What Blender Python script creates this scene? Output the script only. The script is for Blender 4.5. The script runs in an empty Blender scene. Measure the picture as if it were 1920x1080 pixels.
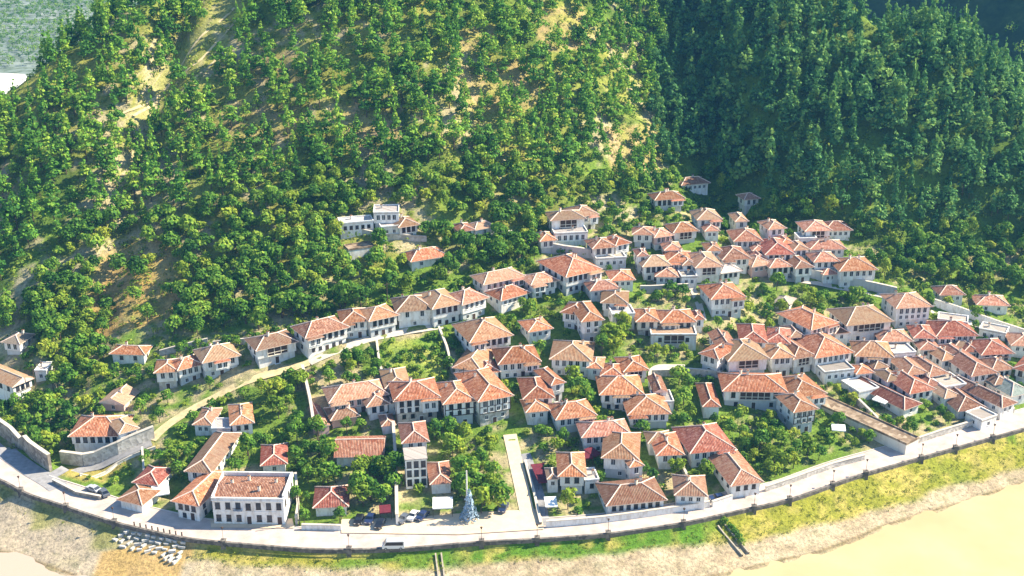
import bpy, bmesh, math, random
import numpy as np
from mathutils import Vector, Matrix
rng = np.random.default_rng(7)
random.seed(7)
S = bpy.context.scene
COL = S.collection
D = bpy.data

# ------------------------------------------------------------------ camera
F_PX, PITCH, CAM_H = 2318.0, math.radians(22), 170.0
CP, SP = math.cos(PITCH), math.sin(PITCH)
cam = D.objects.new("camera", D.cameras.new("camera"))
COL.objects.link(cam)
cam.location = (0, 0, CAM_H)
cam.rotation_euler = (math.radians(90) - PITCH, 0, 0)
cam.data.sensor_width = 36
cam.data.lens = 36 * F_PX / 1920
cam.data.clip_end = 6000
cam.data.clip_start = 1
S.camera = cam

def ray(px, py):
    a = (px - 960) / F_PX
    b = (540 - py) / F_PX
    return np.array([a, CP + b * SP, -SP + b * CP])

def on_z(px, py, z):
    d = ray(px, py)
    return d * ((z - CAM_H) / d[2]) + np.array([0, 0, CAM_H])

def project(x, y, z):
    z = z - CAM_H
    f = y * CP - z * SP
    u = y * SP + z * CP
    return 960 + F_PX * x / f, 540 - F_PX * u / f

# ------------------------------------------------------------------ terrain
EDGE_PX = [(-80, 884), (12, 898), (37, 923), (93, 939), (160, 962), (215, 980), (345, 1010), (470, 1022), (600, 1032), (760, 1029),
           (905, 1016), (1000, 1012), (1140, 1002), (1280, 982), (1413, 952), (1480, 938), (1600, 894), (1713, 862), (1913, 806), (2010, 778)]
EDGE = [tuple(on_z(px, py, 5)[:2]) for px, py in EDGE_PX]
EDGE = [(-420, 330), (-230, 302)] + EDGE + [(230, 352), (420, 450)]
_ex = np.array([e[0] for e in EDGE]); _ey = np.array([e[1] for e in EDGE])
_fx = np.arange(-420, 421, 2.0)
_fy = np.interp(_fx, _ex, _ey)
_k = np.hanning(11); _k /= _k.sum()
_fy = np.convolve(np.pad(_fy, 5, mode='edge'), _k, mode='valid')
_sl = np.gradient(_fy, _fx)

def road_y(x):
    return np.interp(x, _fx, _fy)

def inland(x, y):
    return (y - road_y(x)) / np.sqrt(1 + np.interp(x, _fx, _sl) ** 2)

def softplus(v, k):
    v = np.asarray(v, float)
    return np.where(v > 12 * k, v, k * np.log1p(np.exp(np.clip(v, -60 * k, 12 * k) / k)))

def smin(a, b, k):
    h = np.clip(0.5 + 0.5 * (b - a) / k, 0, 1)
    return b * (1 - h) + a * h - k * h * (1 - h)

def sstep(a, b, v):
    t = np.clip((v - a) / (b - a), 0, 1)
    return t * t * (3 - 2 * t)

_gs = np.array([-400, -26, -17, -12, -4, -1.0, -0.6, 0, 11, 30, 80, 130, 900])
_gz = np.array([-1.2, -1.2, -0.15, 0.5, 2.6, 3.7, 5, 5, 5, 7.2, 18, 30.5, 30.5 + 770 * 0.27])

def vnoise(x, y, s, seed):
    # smooth value noise on a hashed lattice
    x = np.asarray(x, float) / s; y = np.asarray(y, float) / s
    xi = np.floor(x).astype(np.int64); yi = np.floor(y).astype(np.int64)
    fx = x - xi; fy = y - yi
    fx = fx * fx * (3 - 2 * fx); fy = fy * fy * (3 - 2 * fy)
    def h(a, b):
        n = (a * 374761393 + b * 668265263 + seed * 982451653) & 0x7fffffff
        n = ((n ^ (n >> 13)) * 1274126177) & 0x7fffffff
        return ((n ^ (n >> 16)) & 0xffff) / 65535.0
    return (h(xi, yi) * (1 - fx) + h(xi + 1, yi) * fx) * (1 - fy) + (h(xi, yi + 1) * (1 - fx) + h(xi + 1, yi + 1) * fx) * fy

FOOT_X = np.array([-300, -150, -110, -80, -55, -20, 10, 40, 80, 110, 150, 200, 300])
FOOT_Y = np.array([330, 335, 345, 352, 360, 372, 395, 425, 415, 400, 400, 410, 430])
GULLY = [(85, 395), (74, 440), (66, 480), (60, 560), (40, 640)]

def terrain(x, y):
    x = np.asarray(x, float); y = np.asarray(y, float)
    s = inland(x, y)
    z = np.interp(s, _gs, _gz)
    far = sstep(15, 60, s)
    hill = softplus(y - np.interp(x, FOOT_X, FOOT_Y), 9)
    z = z + 0.33 * hill
    # ravine right of the main slope
    gx = np.interp(y, [p[1] for p in GULLY], [p[0] for p in GULLY])
    z = z - 18 * np.exp(-((x - gx) / 24) ** 2) * sstep(392, 440, y)
    z = z + 0.22 * softplus(x - gx - 12, 10) * sstep(395, 450, y)
    # steep shaded flank on the west side of the hill
    x0, y0 = -140, 322
    left = 12 + 1.0 * (0.66 * (x - x0) + 0.75 * (y - y0))
    z = np.where(s > 14, smin(z, np.maximum(left, 5.2), 10), z)
    # back of the hill, falling to the plain
    back = 70 + 0.43 * ((x + 182) * .69 + (y - 440) * .73) - 0.75 * ((x + 182) * -.73 + (y - 440) * .69)
    z = smin(z, back, 8)
    right = 62 + 0.30 * (y - 470) - 0.85 * (x - np.interp(y, [430, 470, 500, 540, 600], [190, 188, 184, 166, 140]))
    z = np.where(y > 380, smin(z, right + 60 * sstep(430, 380, y), 8), z)
    top = 76 - 0.45 * (y - 500) + 90 * sstep(150, 105, x)
    z = np.where(y > 440, smin(z, top, 8), z)
    z = z + far * (2.6 * (vnoise(x, y, 31, 3) - .5) + 1.4 * (vnoise(x, y, 13, 4) - .5))
    return np.maximum(z, -1.2 - 0 * x)

_T = np.concatenate([np.arange(180, 700, 0.4)])

def ground(px, py, h=0.0):
    """Where the sight line through a point meets a level h above the ground."""
    d = ray(px, py)
    p = d[None, :] * _T[:, None]
    below = (p[:, 2] + CAM_H) < terrain(p[:, 0], p[:, 1]) + h
    i = int(np.argmax(below))
    if not below[i]:
        return on_z(px, py, h)
    t = _T[i] - 0.2
    q = d * t
    return np.array([q[0], q[1], q[2] + CAM_H])

def tz(x, y):
    return float(terrain(np.array([x]), np.array([y]))[0])
# ------------------------------------------------------------------ helpers
def setp(o, label=None, cat=None, group=None, kind=None):
    if label: o['label'] = label
    if cat: o['category'] = cat
    if group: o['group'] = group
    if kind: o['kind'] = kind
    return o

def link(name, me, parent=None, loc=None, rz=0.0, mw=None):
    o = D.objects.new(name, me)
    COL.objects.link(o)
    if parent is not None: o.parent = parent
    if loc is not None: o.location = loc
    if rz: o.rotation_euler = (0, 0, rz)
    return o

def empty(name, loc, rz, label, cat, group=None):
    o = D.objects.new(name, None)
    o.empty_display_size = 0.5
    COL.objects.link(o)
    o.location = loc
    o.rotation_euler = (0, 0, rz)
    return setp(o, label, cat, group)

class MB:
    """Collects faces; build() makes one mesh."""
    def __init__(self): self.v = []; self.f = []; self.m = []; self.uv = []
    def face(self, pts, mat=0, uv=None):
        n = len(self.v)
        self.v += [tuple(p) for p in pts]
        self.f.append(tuple(range(n, n + len(pts))))
        self.m.append(mat)
        self.uv.append(uv or [(p[0], p[2]) for p in pts])
    def box(self, x0, x1, y0, y1, z0, z1, mat=0, bottom=True, tf=None):
        P = [(x0, y0, z0), (x1, y0, z0), (x1, y1, z0), (x0, y1, z0), (x0, y0, z1), (x1, y0, z1), (x1, y1, z1), (x0, y1, z1)]
        if tf: P = [tf(p) for p in P]
        n = len(self.v); self.v += P
        fs = [(4, 5, 6, 7), (0, 1, 5, 4), (1, 2, 6, 5), (2, 3, 7, 6), (3, 0, 4, 7)]
        if bottom: fs.append((3, 2, 1, 0))
        for q in fs:
            self.f.append(tuple(n + i for i in q)); self.m.append(mat)
            self.uv.append([(P[i][0] + P[i][1], P[i][2]) for i in q])
    def tube(self, a, b, r0, r1=None, n=6, mat=0):
        r1 = r0 if r1 is None else r1
        a = Vector(a); b = Vector(b); d = (b - a).normalized()
        u = d.orthogonal().normalized(); w = d.cross(u)
        k = len(self.v)
        for c, r in ((a, r0), (b, r1)):
            for i in range(n):
                t = 2 * math.pi * i / n
                self.v.append(tuple(c + (u * math.cos(t) + w * math.sin(t)) * r))
        for i in range(n):
            j = (i + 1) % n
            self.f.append((k + i, k + j, k + n + j, k + n + i)); self.m.append(mat); self.uv.append([(0, 0)] * 4)
        self.f.append(tuple(k + n + i for i in range(n))); self.m.append(mat); self.uv.append([(0, 0)] * n)
        self.f.append(tuple(k + n - 1 - i for i in range(n))); self.m.append(mat); self.uv.append([(0, 0)] * n)
    def mesh(self, name, mats, smooth=False):
        me = D.meshes.new(name)
        me.from_pydata(self.v, [], self.f)
        for m in (mats if isinstance(mats, (list, tuple)) else [mats]): me.materials.append(m)
        me.polygons.foreach_set('material_index', self.m)
        uv = me.uv_layers.new(name='UVMap')
        flat = [c for q in self.uv for p in q for c in p]
        uv.data.foreach_set('uv', flat)
        if smooth: me.polygons.foreach_set('use_smooth', [True] * len(self.f))
        return me
    def build(self, name, mats, parent=None, loc=None, rz=0.0, smooth=False):
        return link(name, self.mesh(name, mats, smooth), parent, loc, rz)

def np_mesh(name, verts, quads, mats, color=None, smooth=False, mat_idx=None):
    """verts (n,3), quads (m,k) -> mesh, with an optional per-vertex colour layer 'tint'."""
    me = D.meshes.new(name)
    verts = np.asarray(verts, np.float32); quads = np.asarray(quads, np.int32)
    m, k = quads.shape
    me.vertices.add(len(verts)); me.vertices.foreach_set('co', verts.ravel())
    me.loops.add(m * k); me.loops.foreach_set('vertex_index', quads.ravel())
    me.polygons.add(m)
    me.polygons.foreach_set('loop_start', np.arange(0, m * k, k, dtype=np.int32))
    if mat_idx is not None: me.polygons.foreach_set('material_index', np.asarray(mat_idx, np.int32))
    me.polygons.foreach_set('use_smooth', np.full(m, smooth))
    for mm in (mats if isinstance(mats, (list, tuple)) else [mats]): me.materials.append(mm)
    if color is not None:
        a = me.color_attributes.new('tint', 'FLOAT_COLOR', 'POINT')
        c = np.ones((len(verts), 4), np.float32); c[:, :3] = color
        a.data.foreach_set('color', c.ravel())
    me.update(calc_edges=True)
    return me

# ------------------------------------------------------------------ materials
class NT:
    def __init__(self, name, rough=0.9, spec=0.15):
        self.m = D.materials.new(name); self.m.use_nodes = True
        self.t = self.m.node_tree
        self.b = self.t.nodes['Principled BSDF']
        self.b.inputs['Roughness'].default_value = rough
        self.b.inputs['Specular IOR Level'].default_value = spec
    def n(self, kind, **kw):
        x = self.t.nodes.new(kind)
        for k, v in kw.items(): setattr(x, k, v)
        return x
    def l(self, a, b): self.t.links.new(a, b)
    def noise(self, vec, scale, detail=3, rough=0.6):
        x = self.n('ShaderNodeTexNoise'); x.inputs['Scale'].default_value = scale
        x.inputs['Detail'].default_value = detail; x.inputs['Roughness'].default_value = rough
        if vec is not None: self.l(vec, x.inputs['Vector'])
        return x.outputs['Fac']
    def ramp(self, fac, stops, interp='LINEAR'):
        x = self.n('ShaderNodeValToRGB'); x.color_ramp.interpolation = interp
        e = x.color_ramp.elements
        while len(e) < len(stops): e.new(0.5)
        for el, (p, c) in zip(e, stops):
            el.position = p; el.color = (*c, 1) if len(c) == 3 else c
        self.l(fac, x.inputs[0]); return x.outputs[0]
    def mix(self, fac, a, b, blend='MIX'):
        x = self.n('ShaderNodeMix', data_type='RGBA', blend_type=blend)
        for s, v in ((0, fac), (6, a), (7, b)):
            if isinstance(v, (int, float)): x.inputs[s].default_value = v
            elif isinstance(v, tuple): x.inputs[s].default_value = (*v, 1)
            else: self.l(v, x.inputs[s])
        return x.outputs[2]
    def obj(self):
        return self.n('ShaderNodeTexCoord').outputs['Object']
    def pos(self):
        return self.n('ShaderNodeNewGeometry').outputs['Position']
    def uv(self, sx=1, sy=1):
        c = self.n('ShaderNodeTexCoord'); mp = self.n('ShaderNodeMapping')
        mp.inputs['Scale'].default_value = (sx, sy, 1)
        self.l(c.outputs['UV'], mp.inputs[0]); return mp.outputs[0]
    def rnd(self):
        return self.n('ShaderNodeObjectInfo').outputs['Random']
    def bump(self, h, strength=0.4, dist=0.1):
        x = self.n('ShaderNodeBump'); x.inputs['Strength'].default_value = strength
        x.inputs['Distance'].default_value = dist
        self.l(h, x.inputs['Height']); self.l(x.outputs[0], self.b.inputs['Normal'])
    def color(self, c):
        if isinstance(c, tuple): self.b.inputs['Base Color'].default_value = (*c, 1)
        else: self.l(c, self.b.inputs['Base Color'])
        return self.m

def plain(name, c, rough=0.8, spec=0.2, var=0.25, scale=1.2):
    t = NT(name, rough, spec)
    n = t.noise(t.pos(), scale, 4)
    lo = tuple(v * (1 - var) for v in c); hi = tuple(min(1, v * (1 + var)) for v in c)
    return t.color(t.ramp(n, [(0.3, lo), (0.7, hi)]))

def tile_mat(name, a, b, c, pale):
    """Barrel tiles: rows of tubes running down the slope, faded and lichen patches."""
    t = NT(name, 0.9, 0.1)
    n1 = t.noise(t.uv(1.0, 0.4), 1.1, 5, 0.75)
    n2 = t.noise(t.uv(1.5, 0.8), 1.25, 4, 0.75)
    n3 = t.noise(t.pos(), 0.16, 2)
    col = t.ramp(n1, [(0.33, a), (0.52, b), (0.68, c)])
    col = t.mix(t.ramp(n2, [(0.54, (0, 0, 0)), (0.64, (.7, .7, .7))]), col, pale)
    dk = t.ramp(n2, [(0.34, (1, 1, 1)), (0.43, (0, 0, 0))])
    col = t.mix(dk, col, tuple(v * 0.35 for v in a))
    hv = t.n('ShaderNodeHueSaturation')
    mr = t.n('ShaderNodeMapRange'); mr.inputs[3].default_value = 0.54; mr.inputs[4].default_value = 1.06
    t.l(t.rnd(), mr.inputs[0]); t.l(mr.outputs[0], hv.inputs['Value'])
    r2 = t.n('ShaderNodeMath', operation='MULTIPLY'); t.l(t.rnd(), r2.inputs[0]); r2.inputs[1].default_value = 7.31
    r3 = t.n('ShaderNodeMath', operation='FRACT'); t.l(r2.outputs[0], r3.inputs[0])
    mh = t.n('ShaderNodeMapRange'); mh.inputs[3].default_value = 0.497; mh.inputs[4].default_value = 0.517
    t.l(r3.outputs[0], mh.inputs[0]); t.l(mh.outputs[0], hv.inputs['Hue'])
    r4 = t.n('ShaderNodeMath', operation='MULTIPLY'); t.l(r3.outputs[0], r4.inputs[0]); t.l(n1, r4.inputs[1])
    col = t.mix(t.ramp(r4.outputs[0], [(.24, (0, 0, 0)), (.5, (.65, .65, .65))]), col, (.33, .24, .17))
    mr2 = t.n('ShaderNodeMapRange'); mr2.inputs[3].default_value = 0.82; mr2.inputs[4].default_value = 1.08
    t.l(n3, mr2.inputs[0]); t.l(mr2.outputs[0], hv.inputs['Saturation'])
    t.l(col, hv.inputs['Color'])
    w = t.n('ShaderNodeTexWave', wave_type='BANDS', bands_direction='X')
    w.inputs['Scale'].default_value = 0.8; w.inputs['Distortion'].default_value = 0.6
    t.l(t.uv(1, 1), w.inputs[0])
    t.bump(w.outputs['Fac'], 0.7, 0.14)
    return t.color(hv.outputs[0])

TILES = {
    'o': tile_mat('tile_orange', (.27, .08, .033), (.47, .165, .075), (.60, .27, .14), (.76, .52, .37)),
    'r': tile_mat('tile_red', (.22, .05, .03), (.36, .105, .065), (.46, .17, .11), (.66, .42, .33)),
    'p': tile_mat('tile_pink', (.33, .115, .07), (.50, .21, .13), (.62, .32, .22), (.78, .58, .47)),
    'b': tile_mat('tile_brown', (.17, .065, .035), (.29, .13, .075), (.40, .21, .13), (.60, .44, .33)),
    'g': tile_mat('tile_grey', (.25, .19, .16), (.36, .28, .23), (.44, .36, .30), (.58, .50, .44)),
    'w': tile_mat('slab_pale', (.55, .46, .42), (.66, .58, .54), (.72, .66, .62), (.80, .76, .72)),
    't': tile_mat('roof_teal', (.24, .29, .25), (.36, .42, .37), (.45, .50, .44), (.55, .58, .52)),
}
def plaster(name, c, stain, amt=0.5):
    t = NT(name, 0.9, 0.1)
    p = t.pos()
    mp = t.n('ShaderNodeMapping'); mp.inputs['Scale'].default_value = (1.1, 1.1, 0.35); t.l(p, mp.inputs[0])
    n1 = t.noise(mp.outputs[0], 0.9, 4, 0.65)
    col = t.mix(t.ramp(n1, [(0.45, (0, 0, 0)), (0.75, (amt,) * 3)]), c, stain)
    mr = t.n('ShaderNodeMapRange'); mr.inputs[3].default_value = 0.86; mr.inputs[4].default_value = 1.04
    t.l(t.rnd(), mr.inputs[0])
    hv = t.n('ShaderNodeHueSaturation'); t.l(mr.outputs[0], hv.inputs['Value']); t.l(col, hv.inputs['Color'])
    return t.color(hv.outputs[0])
def stone(name, a, b, c, scale=1.3):
    t = NT(name, 0.95, 0.1)
    v = t.n('ShaderNodeTexVoronoi'); v.inputs['Scale'].default_value = scale
    p = t.pos(); t.l(p, v.inputs[0])
    n = t.noise(p, 0.5, 4)
    col = t.ramp(v.outputs['Color'], [(0.2, a), (0.5, b), (0.8, c)])
    col = t.mix(t.ramp(n, [(0.35, (0, 0, 0)), (0.7, (.6, .6, .6))]), col, a)
    t.bump(v.outputs['Distance'], 0.5, 0.1)
    return t.color(col)
WHITE = plaster('white_plaster', (.84, .83, .80), (.50, .43, .35), .85)
CREAM = plaster('cream_plaster', (.72, .66, .56), (.52, .45, .37), .6)
PINK = plaster('pink_plaster', (.70, .48, .42), (.58, .38, .32), .6)
GREY = plaster('grey_plaster', (.46, .46, .46), (.30, .30, .29), .7)
STONE = stone('pale_stone', (.36, .33, .29), (.50, .47, .42), (.62, .59, .54))
RUBBLE = stone('rubble_top', (.17, .12, .08), (.30, .22, .15), (.42, .33, .24), .8)
DSTONE = stone('brown_stone', (.20, .17, .14), (.33, .28, .22), (.45, .40, .33), 1.0)
MORTAR = plain('ridge_mortar', (.74, .56, .46), .9, .1, .2)
WOOD = plain('dark_wood', (.075, .045, .03), .8, .2, .3)
SOFFIT = plain('soffit_boards', (.16, .10, .07), .85, .1, .3)
FRAME = plain('white_frame', (.74, .73, .70), .7, .3, .1)
def glass_mat():
    t = NT('window_glass', 0.18, 0.5)
    return t.color(t.ramp(t.rnd(), [(0.2, (.012, .016, .024)), (0.8, (.05, .06, .075))]))
GLASS = glass_mat()
RIDGE_ROAD = plain('promenade_paving', (.48, .40, .35), .85, .2, .2, 0.35)
# ------------------------------------------------------------------ houses
# label, eave left px, eave right px, depth m, eave height m, roof colour, options
# options: G gable, F flat roof, S stone lower storey, V grey lower storey, P gallery with a dark sheet for its shade, T timber framing, C cream, K pink, n no windows, N few windows, r ridge front to back
HOUSES = [
 # west side
 ("tile roofed house cut by the left picture edge beside the shaded woods", 24, 726, 64, 709, 15, 5, 'o', 'G'),
 ("small pale building deep in shade at the left edge above the lane", 2, 642, 36, 646, 7, 5, 'g', 'V'),
 ("small orange roofed cottage half hidden by trees under the brown scrub slope", 206, 664, 270, 666, 6, 3.6, 'o', 'N'),
 ("white corner house with bare tall wall at the west end of a joined row", 289, 700, 334, 697, 8, 6.4, 'o', 'S'),
 ("low middle house of the joined row above the dirt lane", 334, 695, 381, 683, 7, 5.6, 'o', 'V'),
 ("higher east house of the joined row above the dirt lane", 381, 681, 450, 667, 9, 6, 'o', 'V'),
 ("brown galleried house beside the dirt lane next to a white long house", 482, 658, 558, 641, 9, 6, 'r', 'PD'),
 ("long white two storey house at the lane bend with two rows of windows", 575, 634, 654, 614, 9, 6.8, 'b', 'W'),
 ("orange roofed house at the low end of the row under the wooded hill", 641, 607, 692, 602, 9, 6, 'o', 'V'),
 ("wide house with a line of upper windows in the row under the wooded hill", 693, 603, 748, 591, 9, 6.5, 'o', 'V'),
 ("brown roofed house with blank white wall in the row under the wooded hill", 744, 586, 812, 580, 10, 6.3, 'b', 'WN'),
 ("tall white house with a pale ridge at the centre of the hillside row", 812, 580, 867, 569, 12, 7.5, 'o', 'W'),
 ("slim house with two window rows right of the tall white row house", 868, 572, 916, 558, 9, 7, 'p', 'V'),
 ("low orange house at the upper end of the hillside row", 941, 564, 994, 549, 8, 4.6, 'o', 'V'),
 ("long pink roofed house behind the upper end of the hillside row", 909, 534, 984, 518, 8, 5.2, 'p', 'W'),
 ("angled house with a small white court below the big hip roofed house", 997, 535, 1048, 526, 8, 5.2, 'p', 'W'),
 ("big hip roofed mansion turned sideways at the top of the hillside row", 1063, 520, 1128, 505, 15, 7, 'o', 'V'),
 ("two storey white mansion with galleries high above the village centre", 1034, 414, 1098, 410, 8, 8.5, 'p', 'PV'),
 ("pink roofed house joined behind the high white mansion", 1078, 408, 1123, 402, 9, 6, 'p', 'W'),
 ("small grey walled house below the left side of the high white mansion", 1013, 453, 1045, 450, 7, 5, 'o', 'V'),
 ("grey fronted house stepping down right of the high white mansion", 1112, 467, 1156, 463, 8, 6.5, 'b', 'V'),
 ("white house with steep roof joined to the grey fronted house", 1155, 461, 1184, 455, 8, 6.5, 'o', 'V'),
 ("flat white block house alone in the trees of the lower hill", 702, 401, 746, 400, 7, 6.5, 'w', 'FW'),
 ("orange roofed house touching the flat white block in the trees", 748, 427, 787, 421, 8, 5.2, 'o', 'W'),
 ("long pale ruin with a broken roofline west of the flat white block", 640, 421, 698, 416, 5, 4.2, 'w', 'FS'),
 ("low white annex below the flat white block in the trees", 716, 428, 748, 425, 5, 4.2, 'w', 'FW'),
 ("house with bluish front in the clearing east of the white block", 861, 435, 891, 431, 7, 5, 'p', 'V'),
 ("low pale wing of the house in the upper clearing", 891, 432, 931, 424, 6, 4, 'p', 'WN'),
 ("long low orange roof alone among trees above the hillside row", 772, 491, 840, 480, 8, 3.2, 'o', 'N'),
 ("tiny roofless stone hut in the trees west of the low orange roof", 655, 470, 700, 463, 4, 2.8, 'g', 'FSn'),
 ("low house right of the big sideways mansion", 1146, 527, 1191, 525, 8, 4.2, 'o', 'V'),
 ("low pink roof wedged below the big sideways mansion", 1108, 546, 1161, 541, 7, 4, 'p', 'V'),
 ("small hip roofed house on a pale terrace wall near the village centre", 1127, 568, 1177, 570, 9, 5.2, 'o', 'V'),
 # upper right quarter
 ("pale pink roofed house highest of all at the edge of the ravine woods", 1279, 348, 1331, 343, 7, 4.2, 'p', 'W'),
 ("brown roofed house on the upper edge of the village beside scrub", 1229, 376, 1284, 372, 7, 5, 'o', 'W'),
 ("small white cube house on the ravine edge with pale roof", 1396, 375, 1426, 372, 6, 5, 'p', 'W'),
 ("pyramid roofed white house below the highest houses", 1308, 413, 1354, 411, 9, 6, 'p', 'V'),
 ("narrow grey tower house standing by itself among ravine trees", 1379, 416, 1404, 415, 8, 7, 'p', 'V'),
 ("tall narrow white house near the dark ravine with a steep roof", 1442, 431, 1475, 428, 8, 7.5, 'p', 'V'),
 ("half open white house with columns on the far ravine side", 1511, 434, 1560, 432, 9, 6.5, 'p', 'PW'),
 ("pink roof stepping down at the far end beside the ravine bushes", 1548, 433, 1598, 432, 8, 4, 'p', 'W'),
 ("orange house with a shaded gallery in the upper quarter", 1264, 437, 1310, 433, 8, 5, 'o', 'PV'),
 ("bluish fronted house at the west end of the upper terrace pair", 1186, 440, 1226, 441, 7, 5.5, 'p', 'V'),
 ("pink fronted house at the east end of the upper terrace pair", 1228, 446, 1264, 441, 7, 5.5, 'p', 'WK'),
 ("dark red roofed house with white terraces below the grey tower house", 1377, 453, 1430, 452, 10, 6, 'r', 'W'),
 ("large red roofed house in the thick of the upper quarter", 1436, 478, 1490, 477, 13, 7, 'r', 'W'),
 ("small house squeezed right of the large red roofed upper house", 1489, 470, 1519, 468, 8, 5.5, 'p', 'W'),
 ("long pink roofed house at the back of the upper quarter's right end", 1521, 468, 1586, 467, 8, 4.5, 'p', 'W'),
 ("brown roofed house with angled eaves left of the large upper house", 1356, 488, 1408, 485, 10, 6, 'b', 'W'),
 ("wide brown roof at the middle of the upper quarter's front row", 1250, 492, 1301, 492, 9, 5, 'o', 'V'),
 ("long orange roof over a white arcade in the upper quarter's front row", 1305, 503, 1356, 500, 12, 6.5, 'p', 'PW'),
 ("house with a row of square windows at the front row's west end", 1206, 501, 1258, 498, 8, 5.5, 'p', 'W'),
 ("slim white tower like house behind the front row's west end", 1195, 481, 1217, 480, 6, 7, 'p', 'W'),
 ("low pink roof tucked under the square windowed house", 1229, 519, 1272, 520, 7, 3.4, 'p', 'W'),
 ("low pale house right of the white arcade", 1353, 513, 1392, 508, 6, 4.5, 'w', 'W'),
 ("pinkish house with a curved corner in the upper front row", 1411, 501, 1450, 495, 8, 4.5, 'p', 'WK'),
 ("small gabled house at the front of the large red roofed house", 1444, 503, 1486, 500, 7, 5.2, 'p', 'W'),
 ("narrow steep roofed house between the upper row and the end mansion", 1492, 504, 1527, 501, 10, 6, 'r', 'V'),
 ("white house with dark upper windows behind the end mansion", 1527, 492, 1574, 490, 8, 6.5, 'p', 'W'),
 ("large white end mansion closing the upper quarter on the right", 1576, 509, 1645, 506, 11, 7.5, 'o', 'W'),
 ("detached hip roofed mansion standing in green below the upper quarter", 1335, 562, 1398, 557, 11, 7.5, 'o', 'V'),
 # centre
 ("left one of two brown fronted houses behind the white arcade hall", 1193, 604, 1237, 603, 9, 5.5, 'o', 'SC'),
 ("right one of two brown fronted houses behind the white arcade hall", 1240, 606, 1305, 604, 9, 6.2, 'o', 'SC'),
 ("low white hall with an open arcade and flat pink roof", 1224, 629, 1303, 629, 6, 4.2, 'p', 'FPW'),
 ("large hip roofed house above the garden walls with a corner facing out", 883, 643, 961, 629, 13, 6.3, 'o', 'W'),
 ("small low house among bushes right of the corner house", 992, 623, 1037, 616, 8, 4.2, 'o', 'W'),
 ("tall narrow wing of the L shaped house by the bright tree", 1091, 604, 1133, 600, 13, 8.5, 'o', 'V'),
 ("low wing of the L shaped house by the bright tree", 1051, 586, 1094, 592, 8, 6, 'o', 'V'),
 ("slanted long roofed house on the edge of the terraced vegetable garden", 849, 690, 902, 697, 15, 4.2, 'o', 'W'),
 ("white house with a deep balcony between two larger houses mid village", 936, 684, 1013, 678, 10, 5.4, 'o', 'W'),
 ("wide white house with L shaped roof below the tall narrow wing", 1032, 674, 1108, 678, 12, 6, 'o', 'W'),
 ("small orange annex on the corner beside the wide white house", 1126, 706, 1171, 708, 8, 4.5, 'o', 'V'),
 ("orange roofed house with a dark open side near the stepped lane", 1170, 698, 1217, 694, 9, 5, 'o', 'P'),
 ("plain rectangular house with a dark eave line mid village", 1126, 741, 1206, 740, 11, 5.4, 'o', 'W'),
 ("house with a pale patch on its roof above a leafy yard", 1179, 779, 1257, 776, 11, 5, 'o', 'V'),
 ("narrow house whose roof slants down beside the centre tree", 1034, 723, 1061, 717, 10, 6, 'o', 'W'),
 ("house with a broad shadowed facade east of the timbered facade", 982, 749, 1039, 746, 12, 5.4, 'o', 'V'),
 ("tiny house with five windows in front of the broad shadowed facade", 987, 774, 1031, 770, 7, 4.4, 'o', 'V'),
 ("low house beyond the plaza tree with blue shaded windows", 1044, 788, 1118, 779, 9, 5, 'o', 'V'),
 ("largest roof of the middle row over a timbered white facade", 898, 754, 962, 742, 17, 9, 'o', 'TS'),
 ("tall house with three rows of windows in the middle row", 832, 759, 893, 752, 12, 8.6, 'o', 'VT'),
 ("house over a dark vaulted entrance at the west end of the middle row", 740, 753, 824, 745, 11, 8.6, 'o', 'S'),
 ("narrow roof rising behind the vaulted entrance house", 723, 729, 771, 724, 11, 6, 'o', 'W'),
 ("pink and white house with long orange roof west of the middle row", 620, 756, 727, 740, 9, 5.2, 'p', 'K'),
 ("low pink annex in front of the pink and white house", 621, 789, 674, 780, 7, 3, 'p', 'KN'),
 ("narrow pink lean-to against the long diagonal wall", 597, 801, 619, 797, 17, 3, 'p', 'KnGr'),
 # lower left
 ("orange roofed house on a high bluish terrace wall above the lower lane", 130, 819, 226, 818, 11, 5, 'o', 'W'),
 ("short wing at the right end of the high terrace house", 224, 814, 261, 803, 8, 4.4, 'o', 'WN'),
 ("ruined house with a half fallen roof above the terrace house", 186, 755, 232, 760, 8, 2.6, 'p', 'KNG'),
 ("small hipped house at the left of a pair under the dirt lane", 361, 797, 397, 798, 9, 3.6, 'r', 'W'),
 ("small hipped house at the right of a pair under the dirt lane", 432, 798, 476, 793, 11, 4, 'o', 'W'),
 ("long narrow house whose ridge runs back from the riverside houses", 346, 884, 396, 888, 19, 6, 'r', 'Wr'),
 ("house standing on the promenade with a lit white side wall", 321, 940, 372, 950, 15, 5.2, 'o', 'Wr'),
 ("small red roof in the yard west of the long narrow house", 248, 905, 295, 911, 8, 3, 'r', 'N'),
 ("low cottage on the promenade with a white front wall", 219, 937, 265, 948, 7, 2.8, 'o', 'Wn'),
 ("little red roofed house alone in the orchard above the public building", 489, 874, 538, 870, 10, 3.6, 'r', 'N'),
 ("long low gabled red roof hidden among orchard trees", 628, 858, 717, 856, 10, 3.2, 'r', 'Gn'),
 ("low red roof behind the dark hedge by the promenade", 588, 953, 652, 950, 9, 2.8, 'r', 'n'),
 ("tall slender house with a roof terrace between two lanes", 754, 832, 804, 828, 10, 9, 'p', 'W'),
 ("square orange roofed cottage beside the tall slender house", 807, 909, 848, 906, 10, 3, 'p', 'n'),
 # lower right
 ("pale pink roofed house behind the corner bay house", 1093, 821, 1182, 815, 8, 5.4, 'p', 'W'),
 ("large house with blank bluish side wall near the red awnings", 1129, 859, 1197, 863, 13, 7, 'o', 'VN'),
 ("narrow projecting bay of the large bluish walled house", 1181, 877, 1208, 873, 6, 6.6, 'o', 'V'),
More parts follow.
